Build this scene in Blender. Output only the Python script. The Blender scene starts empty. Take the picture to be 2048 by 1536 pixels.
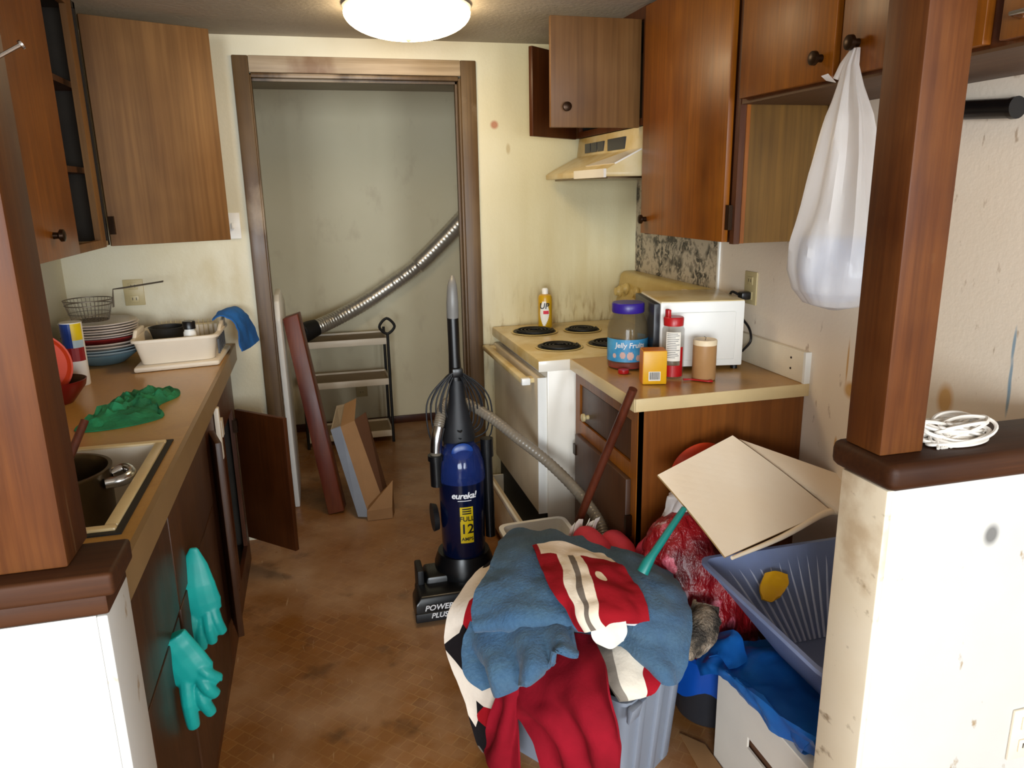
import bpy, bmesh, math, random
from mathutils import Vector, Matrix, noise
SC = bpy.context.scene
COL = SC.collection
PI = math.pi
random.seed(7)

# ------------------------------------------------------------------ materials
def lin(h):
    if not isinstance(h, str): return h
    h = h.lstrip('#'); o = []
    for i in (0, 2, 4):
        c = int(h[i:i+2], 16) / 255
        o.append(c / 12.92 if c <= .04045 else ((c + .055) / 1.055) ** 2.4)
    return (o[0], o[1], o[2], 1)

class Mat:
    def __init__(s, name, rough=.5, metal=0.0, spec=.5):
        s.m = bpy.data.materials.new(name); s.m.use_nodes = True
        s.nt = s.m.node_tree; s.N = s.nt.nodes; s.L = s.nt.links
        s.b = s.N['Principled BSDF']
        s.b.inputs['Roughness'].default_value = rough
        s.b.inputs['Metallic'].default_value = metal
        s.b.inputs['Specular IOR Level'].default_value = spec
        s._tc = None
    def tc(s, kind='Object'):
        if s._tc is None: s._tc = s.N.new('ShaderNodeTexCoord')
        return s._tc.outputs[kind]
    def map(s, scale=(1, 1, 1), loc=(0, 0, 0), rot=(0, 0, 0), kind='Object'):
        n = s.N.new('ShaderNodeMapping'); s.L.new(s.tc(kind), n.inputs['Vector'])
        n.inputs['Scale'].default_value = scale; n.inputs['Location'].default_value = loc
        n.inputs['Rotation'].default_value = rot
        return n.outputs[0]
    def ramp(s, fac, lo, hi, a=0.0, b=1.0):
        n = s.N.new('ShaderNodeMapRange'); s.L.new(fac, n.inputs[0])
        n.inputs[1].default_value = lo; n.inputs[2].default_value = hi
        n.inputs[3].default_value = a; n.inputs[4].default_value = b
        return n.outputs[0]
    def noise(s, scale, stretch=(1, 1, 1), detail=4, lo=.35, hi=.65, dist=0, loc=(0, 0, 0), kind='Object', rough=.55):
        n = s.N.new('ShaderNodeTexNoise'); s.L.new(s.map(stretch, loc, kind=kind), n.inputs['Vector'])
        n.inputs['Scale'].default_value = scale; n.inputs['Detail'].default_value = detail
        n.inputs['Distortion'].default_value = dist; n.inputs['Roughness'].default_value = rough
        return s.ramp(n.outputs['Fac'], lo, hi)
    def vor(s, scale, stretch=(1, 1, 1), feature='F1', lo=0, hi=1, kind='Object', out='Distance', rot=(0, 0, 0), rnd=1):
        n = s.N.new('ShaderNodeTexVoronoi'); n.feature = feature
        s.L.new(s.map(stretch, rot=rot, kind=kind), n.inputs['Vector']); n.inputs['Scale'].default_value = scale
        n.inputs['Randomness'].default_value = rnd
        if out == 'Color': return n.outputs['Color']
        return s.ramp(n.outputs[out], lo, hi)
    def axis(s, ax, lo, hi, kind='Object', jitter=0):
        n = s.N.new('ShaderNodeSeparateXYZ'); s.L.new(s.tc(kind), n.inputs[0])
        o = n.outputs['XYZ'.index(ax)]
        if jitter:
            q = s.noise(6, detail=3, lo=0, hi=1)
            q = s.math('MULTIPLY_ADD', q, jitter, -jitter / 2); o = s.math('ADD', o, q)
        return s.ramp(o, lo, hi)
    def blob(s, c, r, kind='Object', soft=.5):
        n = s.N.new('ShaderNodeVectorMath'); n.operation = 'SUBTRACT'
        s.L.new(s.tc(kind), n.inputs[0]); n.inputs[1].default_value = c
        d = s.N.new('ShaderNodeVectorMath'); d.operation = 'DIVIDE'; s.L.new(n.outputs[0], d.inputs[0]); d.inputs[1].default_value = r
        l = s.N.new('ShaderNodeVectorMath'); l.operation = 'LENGTH'; s.L.new(d.outputs[0], l.inputs[0])
        return s.ramp(l.outputs['Value'], 1, 1 - soft)
    def math(s, op, a, b=None, c=None):
        n = s.N.new('ShaderNodeMath'); n.operation = op; n.use_clamp = op in ('MULTIPLY',)
        for i, v in enumerate((a, b, c)):
            if v is None: continue
            if isinstance(v, (int, float)): n.inputs[i].default_value = v
            else: s.L.new(v, n.inputs[i])
        return n.outputs[0]
    def mul(s, a, b): return s.math('MULTIPLY', a, b)
    def mix(s, fac, a, b):
        n = s.N.new('ShaderNodeMix'); n.data_type = 'RGBA'
        if isinstance(fac, (int, float)): n.inputs[0].default_value = fac
        else: s.L.new(fac, n.inputs[0])
        for i, v in ((6, a), (7, b)):
            if isinstance(v, str): n.inputs[i].default_value = lin(v)
            elif isinstance(v, tuple): n.inputs[i].default_value = v
            else: s.L.new(v, n.inputs[i])
        return n.outputs[2]
    def base(s, v):
        if isinstance(v, str): s.b.inputs['Base Color'].default_value = lin(v)
        else: s.L.new(v, s.b.inputs['Base Color'])
        return s
    def rough(s, v): s.L.new(v, s.b.inputs['Roughness']); return s
    def bump(s, h, strength=.2, dist=.01):
        n = s.N.new('ShaderNodeBump'); s.L.new(h, n.inputs['Height'])
        n.inputs['Strength'].default_value = strength; n.inputs['Distance'].default_value = dist
        s.L.new(n.outputs[0], s.b.inputs['Normal']); return s
    def set(s, **k):
        for a, v in k.items(): s.b.inputs[a.replace('_', ' ')].default_value = v
        return s

def flat(name, c, rough=.5, metal=0.0, c2=None, sc=9, amt=.35, spec=.5, bump=0):
    m = Mat(name, rough, metal, spec)
    f = m.noise(sc, detail=5)
    if c2 is None: m.base(m.mix(m.mul(f, amt), c, (lin(c)[0]*.72, lin(c)[1]*.72, lin(c)[2]*.72, 1)))
    else: m.base(m.mix(f, c, c2))
    if bump: m.bump(m.noise(sc * 6), bump, .004)
    return m.m

def wood(name, dark, mid, light, ax='z', sc=5.0, rough=.38, wear=None, spec=.45, wearlo=.62, gain=.72):
    mul_ = lambda q: tuple(v * gain for v in lin(q)[:3]) + (1,)
    dark, mid, light = mul_(dark), mul_(mid), mul_(light)
    m = Mat(name, rough, 0, spec)
    st = {'x': (.07, 1, 1), 'y': (1, .07, 1), 'z': (1, 1, .07)}[ax]
    g = m.noise(sc * 5, st, detail=6, lo=.3, hi=.7, dist=.6)
    h = m.noise(sc * .7, st and (1, 1, 1), detail=3, lo=.3, hi=.72)
    dk = dark; dk = (dk[0] * .72, dk[1] * .70, dk[2] * .68, 1)
    c = m.mix(g, dk, mid)
    c = m.mix(m.mul(h, .8), c, light)
    fg = m.noise(sc * 26, {'x': (.03, 1, 1), 'y': (1, .03, 1), 'z': (1, 1, .03)}[ax], detail=4, lo=.40, hi=.66)
    c = m.mix(m.mul(fg, .42), c, dk)
    k = m.noise(sc * 1.5, {'x': (.25, 1, 1), 'y': (1, .25, 1), 'z': (1, 1, .25)}[ax], detail=5, lo=.48, hi=.72, loc=(5, 7, 3))
    c = m.mix(m.mul(k, .45), c, dk)
    if wear:
        w = m.noise(3.1, (1, 1, .6), detail=6, lo=wearlo, hi=wearlo + .12, loc=(3, 1, 2))
        sct = m.noise(30, (1, 1, .1) if ax == 'z' else (.1, 1, 1), detail=2, lo=.72, hi=.78)
        c = m.mix(m.mul(w, .75), c, wear); c = m.mix(m.mul(sct, .5), c, wear)
    m.base(c)
    m.rough(m.ramp(h, 0, 1, rough - .08, rough + .12))
    m.bump(g, .15, .002)
    return m.m

MT = {}
def build_materials():
    # kitchen paint with grease and drips
    m = Mat('paint_kitchen', .55)
    f = m.noise(2.2, detail=6); c = m.mix(m.mul(f, .55), '#d9d3bd', '#cfc4a0')
    stz = m.axis('Z', 1.75, .95); stx = m.axis('X', .55, .95)
    st = m.mul(stz, stx)
    streak = m.noise(14, (1, 1, .16), detail=5, lo=.3, hi=.75)
    c = m.mix(m.mul(stx, .55), c, '#c9bd88')
    c = m.mix(m.mul(m.mul(st, streak), .6), c, '#ae9656')
    low = m.mul(m.axis('Z', 1.12, .93), m.axis('X', .7, .8))
    c = m.mix(m.mul(low, m.noise(40, (1, 1, .2), detail=4, lo=.54, hi=.74)), c, '#8a6e3c')
    lx = m.mul(m.axis('X', -.75, -.5), m.axis('X', -.26, -.32)); lz = m.mul(m.axis('Z', 1.5, 1.2), m.axis('Z', .85, 1.05))
    c = m.mix(m.mul(m.mul(lx, lz), m.mul(m.noise(9, (1, 1, .5), detail=5), .5)), c, '#b39c62')
    c = m.mix(m.mul(m.blob((.80, 3.34, 1.80), (.022, .2, .022)), .8), c, '#a5562e')
    c = m.mix(m.mul(m.blob((.86, 3.34, 1.70), (.012, .2, .028)), .5), c, '#9a7b3c')
    m.base(c); m.bump(m.noise(90), .08, .003); MT['wall_back'] = m.m
    # right wall
    m = Mat('paint_right_wall', .5)
    f = m.noise(2.0, detail=5); c = m.mix(m.mul(f, .5), '#f0e2d0', '#e6d5be')
    c = m.mix(m.mul(m.noise(34, (1, 1, .4), detail=4, lo=.66, hi=.72), .55), c, '#8a6437')
    for cy, cz, ry, rz in ((1.76, .95, .05, .022), (1.80, .94, .03, .03), (1.77, .86, .006, .12), (1.74, .84, .005, .10),
                           (1.82, 1.02, .005, .08), (1.75, 1.03, .004, .09), (1.78, 1.08, .004, .05), (1.79, .74, .05, .012),
                           (1.84, .76, .008, .03), (1.74, .75, .006, .04), (1.46, 1.0, .03, .05)):
        c = m.mix(m.mul(m.blob((1.48, cy, cz), (.2, ry, rz)), .8), c, '#c68f2e')
    for cy, cz, rz in ((1.292, 1.10, .05), (1.289, 1.05, .05), (1.295, 1.17, .05)):
        c = m.mix(m.mul(m.blob((1.48, cy, cz), (.2, .005, rz)), .75), c, '#5d8fae')
    m.base(c); m.bump(m.noise(80), .08, .003); MT['wall_right'] = m.m
    m = Mat('paint_far_room', .6)
    f = m.noise(1.6, detail=5); c = m.mix(m.mul(f, .5), '#e2d8b8', '#d5caa6')
    c = m.mix(m.mul(m.noise(9, (1, 1, .6), detail=5, lo=.6, hi=.8), .22), c, '#8f6f50')
    m.base(c); MT['wall_far'] = m.m
    m = Mat('paint_half_wall', .45)
    f = m.noise(3, detail=6, lo=.45, hi=.8); c = m.mix(m.mul(f, .35), '#c6c5c1', '#bbb7a8')
    c = m.mix(m.mul(m.noise(22, (1, 1, .5), detail=5, lo=.69, hi=.74), .8), c, '#8f7242')
    c = m.mix(m.mul(m.blob((1.14, 1.0, .905), (.02, .3, .025)), .8), c, '#4a4a4a')
    m.base(c); MT['half_wall'] = m.m
    m = Mat('half_wall_end_lamplit', .5)
    f = m.noise(3, detail=6); c = m.mix(m.mul(f, .5), '#e9dcc4', '#dac7a4')  # beige base has the kitchen lamp's warm light mixed into it
    c = m.mix(m.mul(m.noise(24, (.6, .6, 1), detail=5, lo=.62, hi=.70), .7), c, '#7d5f36')
    c = m.mix(m.mul(m.noise(6, detail=5, lo=.58, hi=.7, loc=(3, 3, 3)), .5), c, '#a88352')
    m.base(c); MT['half_wall_end_lit'] = m.m
    m = Mat('ceiling_paint', .8); m.base(m.mix(m.noise(2.5, detail=5), '#b5ad9f', '#a69c8b'))
    m.bump(m.noise(60), .2, .004); MT['ceiling'] = m.m
    # vinyl floor
    m = Mat('vinyl_floor', .34)
    br = m.N.new('ShaderNodeTexBrick'); m.L.new(m.map((1, 1, 1), rot=(0, 0, PI / 4)), br.inputs['Vector'])
    br.inputs['Color1'].default_value = lin('#94602e'); br.inputs['Color2'].default_value = lin('#7d4f27'); br.inputs['Mortar'].default_value = lin('#a07744')
    br.inputs['Scale'].default_value = 12; br.inputs['Mortar Size'].default_value = .03; br.inputs['Mortar Smooth'].default_value = .8
    br.inputs['Brick Width'].default_value = .5; br.inputs['Row Height'].default_value = .5
    c = m.mix(m.mul(m.noise(7, detail=6, lo=.3, hi=.6), .8), br.outputs['Color'], '#875726')
    c = m.mix(m.mul(m.noise(2.3, detail=6, lo=.42, hi=.68), .7), c, '#bd9a78')
    c = m.mix(m.mul(m.noise(60, (1, .12, 1), detail=2, lo=.70, hi=.76), .45), c, '#d0b48e')
    c = m.mix(m.mul(m.noise(5, detail=5, lo=.6, hi=.72, loc=(9, 4, 0)), .6), c, '#3e2816')
    m.base(c); m.rough(m.ramp(m.noise(4), 0, 1, .26, .46)); MT['floor'] = m.m
    # wallpaper behind the range
    m = Mat('floral_wallpaper', .55)
    n = m.noise(26, detail=5, lo=.42, hi=.52, dist=1.5); q = m.noise(9, detail=2, lo=.45, hi=.55)
    c = m.mix(m.mul(n, q), '#bfb19a', '#3f3b33'); c = m.mix(m.mul(m.noise(50, lo=.55, hi=.6), .6), c, '#77695a')
    m.base(c); MT['wallpaper'] = m.m
    # woods
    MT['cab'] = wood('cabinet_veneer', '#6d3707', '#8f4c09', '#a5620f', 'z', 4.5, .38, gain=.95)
    MT['cab_dark'] = wood('cabinet_frame', '#4a220b', '#613010', '#6d3a14', 'z', 4.5, .4)
    MT['cab_back'] = wood('door_inside_plywood', '#704822', '#8a5c2f', '#a57b4b', 'z', 2.6, .5, spec=.3)
    MT['cab_ply'] = wood('end_panel_plywood', '#5f4014', '#7c541c', '#98702f', 'z', 2.8, .45, spec=.3)
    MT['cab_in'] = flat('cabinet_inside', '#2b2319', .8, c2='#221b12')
    MT['cab_end'] = wood('lower_end_panel_plywood', '#6b3610', '#8a4c18', '#9c6024', 'z', 3, .42, gain=.95)
    MT['cab_under'] = flat('cabinet_underside', '#8f7b5f', .6)
    MT['cab_soffit'] = wood('cabinet_underside_board', '#5c3c22', '#6d4a2c', '#755334', 'y', 3, .55)
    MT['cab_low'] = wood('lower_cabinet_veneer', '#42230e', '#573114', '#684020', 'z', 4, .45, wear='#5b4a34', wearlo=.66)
    MT['post'] = wood('post_redwood', '#4a210b', '#643410', '#7c4a1e', 'z', 5, .5, gain=.88, wear='#8a6f4c', wearlo=.60, spec=.25)
    MT['ledge'] = wood('ledge_wood', '#371a0a', '#4c2810', '#5c361a', 'x', 4.5, .55, spec=.22, wear='#8a5f3a', wearlo=.66)
    MT['casing'] = wood('casing_wood', '#4f3415', '#6a4820', '#866a42', 'z', 3.5, .42, wear='#a08c72', wearlo=.58)
    MT['casing_head'] = wood('casing_head_worn', '#8e7550', '#b39c7c', '#bfae98', 'x', 4, .5, gain=.95, wear='#6d4a2a', wearlo=.64)
    MT['casing_dark'] = wood('jamb_wood', '#4a240c', '#63350f', '#77481b', 'z', 4, .4)
    MT['stick'] = wood('stick_wood', '#4d1f10', '#6a2e17', '#7a3a1e', 'z', 6, .45)
    MT['plank'] = wood('plank_red', '#5c1d12', '#7c2c1a', '#8a4a22', 'z', 4, .4)
    # laminate
    m = Mat('laminate_top', .28); f = m.noise(3, detail=6)
    c = m.mix(m.mul(f, .6), '#b98c4a', '#a37634'); c = m.mix(m.mul(m.noise(70, detail=2, lo=.5, hi=.7), .25), c, '#8f6430')
    c = m.mix(m.mul(m.noise(5, detail=5, lo=.62, hi=.75), .4), c, '#8a5f2e')
    c = m.mix(m.mul(m.blob((1.005, 2.545, .914), (.028, .022, .1)), .9), c, '#2d1508')
    m.base(c); MT['lam'] = m.m
    MT['lam_edge'] = flat('laminate_edge_brown', '#94774f', .4)
    MT['lam_cream'] = flat('laminate_edge_cream', '#dcc493', .4, amt=.3)
    MT['lam_splash'] = flat('backsplash_cream', '#e3d6bd', .35)
    # hard goods
    MT['enamel'] = flat('white_enamel', '#ece6da', .22, amt=.15, sc=5)
    MT['enamel_tan'] = flat('greasy_cooktop_enamel', '#d8c79c', .26, c2='#c4a868', sc=6)
    MT['enamel_yel'] = flat('yellowed_enamel', '#cdb878', .35, c2='#b79c55', sc=5)
    MT['oven_shaded'] = flat('oven_shaded_enamel', '#cfc0a6', .25, amt=.3)  # beige-grey tone holds the shade on the white range's front
    MT['sink'] = flat('sink_enamel', '#e6dccb', .2, amt=.15, sc=4)
    MT['sink_rim'] = flat('sink_rim_worn', '#d9c08e', .3, amt=.4)
    MT['white'] = flat('white_plastic', '#ecebe6', .35, amt=.1)
    MT['cream'] = flat('cream_plastic', '#e6d9c4', .4, amt=.15)
    MT['almond'] = flat('almond_plate', '#bfae80', .4, amt=.2)
    MT['black'] = flat('black_plastic', '#0d0d0f', .32)
    MT['blackm'] = flat('black_iron', '#12100e', .6)
    MT['rubber'] = flat('black_rubber', '#15161a', .55)
    MT['chrome'] = flat('chrome', '#c9c9c9', .2, 1.0, amt=.2)
    MT['foil'] = flat('foil_duct', '#c9c3b8', .34, .75, amt=.4, sc=20)
    MT['steel'] = flat('dull_steel', '#7d6c52', .3, 1.0, amt=.5)
    MT['bronze'] = flat('bronze_knob', '#33200f', .35, .7)
    MT['wire'] = flat('dark_wire', '#7a6f60', .4, .6)
    MT['greyhose'] = flat('grey_hose_plastic', '#766d60', .32, amt=.2)
    MT['greygrip'] = flat('grey_grip', '#7c7a76', .4)
    MT['card_daylit'] = flat('carton_daylit', '#8f97a5', .5)  # grey-blue puts the daylight on the carton's left face into its colour
    MT['card'] = flat('carton_brown', '#9b7247', .7, amt=.4)
    MT['card_dark'] = flat('carton_dark', '#5d3a22', .7)
    MT['board'] = flat('beige_board', '#fbead2', .6, c2='#f6e0c2', sc=3)
    MT['board_edge'] = flat('beige_board_edge', '#b08f5c', .7)
    MT['boxwhite'] = flat('box_white', '#ded7cc', .55, amt=.15)
    MT['paper'] = flat('white_paper', '#ece7dc', .7, amt=.1)
    MT['yellow'] = flat('yellow_label', '#d6b80a', .4, amt=.1)
    MT['ink'] = flat('black_ink', '#14110c', .5)
    MT['inkwhite'] = flat('white_ink', '#e8e8ea', .4, amt=.05)
    MT['red'] = flat('red_plastic', '#b3141a', .35, amt=.2)
    MT['orange'] = flat('orange_plastic', '#d8431c', .4, amt=.2)
    MT['darkred'] = flat('dark_red_glaze', '#6d0c0c', .3)
    MT['purple'] = flat('purple_plastic', '#35208c', .35)
    MT['bluelab'] = flat('blue_label', '#2a86bd', .35, c2='#5aa7cf', sc=14)
    MT['pinkdot'] = flat('pale_pink_ink', '#d9b3a8', .5)
    MT['boxyel'] = flat('yellow_carton', '#e6ae0c', .4, c2='#dca010', sc=12)
    MT['boxor'] = flat('orange_carton_side', '#cf7a22', .45)
    MT['canyel'] = flat('yellow_can_paint', '#c79a16', .3)
    MT['wax'] = flat('tan_wax', '#a67c4e', .4, c2='#b58d60', sc=6)
    MT['waxtop'] = flat('cream_wax', '#ead6b4', .5)
    MT['navy'] = flat('navy_plastic', '#081230', .16, c2='#060d24', sc=4)
    MT['label_blue'] = flat('navy_label', '#123c86', .35)
    MT['label_red'] = flat('crimson_label', '#8f1a1e', .4)
    MT['plate'] = flat('plate_china', '#d8ccc2', .25, amt=.15)
    MT['platered'] = flat('red_china', '#8a1f22', .25)
    MT['plateblue'] = flat('pale_blue_china', '#a9bfca', .25)
    MT['bowlblue'] = flat('blue_china', '#6f8f9c', .25)
    MT['brownin'] = flat('brown_glaze', '#352514', .3)
    MT['glove'] = flat('teal_rubber', '#14b5ad', .45, c2='#10a09c', sc=8)
    MT['teal'] = flat('teal_plastic', '#117a72', .4)
    MT['pink'] = flat('pink_fabric', '#d8394c', .8, c2='#c42f44', sc=14)
    MT['bluepl'] = flat('blue_bag_inside', '#0b48a4', .35)
    MT['dark'] = flat('dark_grey_plastic', '#2b2d33', .4)
    MT['bingrey'] = flat('bin_grey_blue', '#7f8591', .42, amt=.2)
    MT['twine'] = flat('white_twine', '#ded6cc', .5, amt=.3, sc=40)
    MT['green'] = flat('green_cloth', '#1c8554', .85, c2='#12633e', sc=14, bump=.3)
    MT['bluecloth'] = flat('blue_cloth', '#1560ac', .85, c2='#114f92', sc=10, bump=.2)
    m = Mat('denim_towel', .95, 0, .1); f = m.noise(5, detail=5, kind='UV'); g = m.noise(60, (1, .25, 1), detail=3, kind='UV')
    c = m.mix(f, '#41607f', '#4c697f'); c = m.mix(m.mul(g, .4), c, '#34506c'); c = m.mix(m.mul(m.noise(3, detail=4, lo=.5, hi=.7), .5), c, '#485560')
    m.base(c); m.bump(m.noise(120), .4, .004); m.set(Sheen_Weight=.15); MT['towel'] = m.m
    m = Mat('red_sheet', .9, 0, .15); m.base(m.mix(m.noise(6, detail=4), '#8e1022', '#740a18')); m.bump(m.noise(90), .15, .003); MT['redcloth'] = m.m
    # geometric print
    m = Mat('print_cloth', .9, 0, .15)
    v = m.vor(1, (2.6, 6.5, 1), out='Color', kind='UV'); sp = m.N.new('ShaderNodeSeparateColor'); m.L.new(v, sp.inputs[0])
    c = m.mix(m.ramp(sp.outputs[0], .16, .161), '#a3141f', '#e4d6c6'); c = m.mix(m.ramp(sp.outputs[0], .50, .501), c, '#6e6258'); c = m.mix(m.ramp(sp.outputs[0], .68, .681), c, '#1b1719')
    m.base(c); m.bump(m.noise(90), .15, .003); MT['print'] = m.m
    m = Mat('print_cloth_red', .9, 0, .15)
    w = m.noise(1.1, detail=1, lo=0, hi=1, kind='UV', dist=.5); sp = m.N.new('ShaderNodeSeparateXYZ'); m.L.new(m.tc('UV'), sp.inputs[0])
    t = m.math('ADD', m.math('MULTIPLY', sp.outputs[0], 1.0), m.math('MULTIPLY_ADD', w, .5, -.25))
    c = m.mix(m.ramp(t, .20, .205), '#8f101b', '#e6d8c4'); c = m.mix(m.ramp(t, .33, .335), c, '#71665c'); c = m.mix(m.ramp(t, .40, .405), c, '#ead9c2')
    c = m.mix(m.ramp(t, .50, .505), c, '#8f101b')
    v2 = m.math('ADD', sp.outputs[1], m.math('MULTIPLY_ADD', w, .22, -.11))
    c = m.mix(m.mul(m.ramp(v2, .13, .125), m.ramp(sp.outputs[0], .06, .07)), c, '#e4d4c2')
    c = m.mix(m.mul(m.ramp(sp.outputs[1], .94, .95), m.ramp(sp.outputs[0], .58, .6)), c, '#d9d6d6')
    c = m.mix(m.mul(m.ramp(m.vor(1, (3, 3, 1), kind='UV', lo=.16, hi=.15), 0, 1), m.mul(m.ramp(t, .5, .51), m.ramp(t, .72, .71))), c, '#e6d3b4')
    m.base(c); m.bump(m.noise(90), .15, .003); MT['print2'] = m.m
    m = Mat('print_cloth_white', .9, 0, .15); sp = m.N.new('ShaderNodeSeparateXYZ'); m.L.new(m.tc('UV'), sp.inputs[0])
    w = m.noise(1.6, detail=1, lo=0, hi=1, kind='UV'); t = m.math('ADD', sp.outputs[0], m.math('MULTIPLY_ADD', w, .3, -.15))
    c = m.mix(m.ramp(t, .30, .31), '#8c8378', '#e6dccb'); c = m.mix(m.ramp(t, .74, .745), c, '#9a1220'); m.base(c); m.bump(m.noise(90), .15, .003); MT['print3'] = m.m
    m = Mat('mottled_fleece', .95, 0, .1); c = m.mix(m.noise(16, detail=4, lo=.4, hi=.6), '#4d4741', '#b8a48d'); c = m.mix(m.mul(m.noise(7, lo=.55, hi=.62), .6), c, '#dbd0c0')
    m.base(c); m.bump(m.noise(150), .8, .01); MT['fleece'] = m.m
    m = Mat('clothes_in_bag', .42); c = m.mix(m.noise(7, detail=3, lo=.42, hi=.6), '#8e0a14', '#5d0510'); c = m.mix(m.noise(11, detail=2, lo=.66, hi=.69), c, '#c65a6a')
    c = m.mix(m.mul(m.noise(19, (1, 1, .25), detail=3, lo=.66, hi=.69, loc=(2, 2, 2)), .6), c, '#d9bcc4'); m.base(c); m.set(Coat_Weight=.08); m.bump(m.noise(16, (1, 1, .4), detail=5), .6, .02); MT['redbag'] = m.m  # pale streaks paint the reflections along the wrinkled plastic
    # thin plastics and clear things
    def film(name, c, c2, tr, rough, sc=5):
        m = Mat(name, rough); f = m.noise(sc, detail=4, lo=.35, hi=.65); m.base(m.mix(f, c, c2))
        m.bump(m.noise(9, (1, 1, .3), detail=5, lo=.2, hi=.8), .35, .01)
        t = m.N.new('ShaderNodeBsdfTranslucent'); t.inputs[0].default_value = lin(c)
        mx = m.N.new('ShaderNodeMixShader'); mx.inputs[0].default_value = .35
        m.L.new(m.b.outputs[0], mx.inputs[1]); m.L.new(t.outputs[0], mx.inputs[2])
        tp = m.N.new('ShaderNodeBsdfTransparent'); my = m.N.new('ShaderNodeMixShader'); my.inputs[0].default_value = tr
        m.L.new(mx.outputs[0], my.inputs[1]); m.L.new(tp.outputs[0], my.inputs[2])
        m.L.new(my.outputs[0], m.N['Material Output'].inputs[0]); return m.m
    MT['bagfilm'] = film('white_bag_film', '#fbf8f6', '#f3eeea', .22, .32)
    MT['bluefilm'] = film('blue_bag_film', '#2a86dc', '#1766bd', .16, .15)
    m = Mat('blue_basket_plastic', .35); m.base(m.mix(m.noise(5), '#9cabd2', '#8fa0ca'))
    t = m.N.new('ShaderNodeBsdfTranslucent'); t.inputs[0].default_value = lin('#9cabd2')
    mx = m.N.new('ShaderNodeMixShader'); mx.inputs[0].default_value = .4; m.L.new(m.b.outputs[0], mx.inputs[1]); m.L.new(t.outputs[0], mx.inputs[2])
    sz = m.N.new('ShaderNodeSeparateXYZ'); m.L.new(m.tc('Object'), sz.inputs[0])
    fr = m.math('FRACT', m.math('MULTIPLY', sz.outputs[2], 150.0)); sl = m.math('GREATER_THAN', fr, .45)
    lo = m.ramp(sz.outputs[2], .225, .235, 1, 0)
    tp = m.N.new('ShaderNodeBsdfTransparent'); my = m.N.new('ShaderNodeMixShader'); m.L.new(m.mul(m.mul(sl, lo), .75), my.inputs[0])
    m.L.new(mx.outputs[0], my.inputs[1]); m.L.new(tp.outputs[0], my.inputs[2]); m.L.new(my.outputs[0], m.N['Material Output'].inputs[0]); MT['basket'] = m.m
    MT['basket_rib'] = flat('blue_basket_rib', '#ccd6f2', .35)
    MT['clear'] = film('clear_jar_plastic', '#8f8468', '#7c715a', .74, .10)
    MT['bincup'] = film('clear_blue_plastic', '#2a3f86', '#223474', .35, .1)
    MT['bagstuff'] = flat('blue_contents', '#6f92c8', .7, c2='#b9c8e0', sc=9)
    MT['bagstuff_red'] = flat('red_contents', '#d88a90', .7)
    m = Mat('lamp_glass', .4); m.base('#fff3d0')
    e = m.N.new('ShaderNodeEmission'); e.inputs[0].default_value = (1, .76, .45, 1); e.inputs[1].default_value = LAMP
    m.L.new(e.outputs[0], m.N['Material Output'].inputs[0]); MT['lamp'] = m.m
LAMP = 16.5
build_materials()

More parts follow.
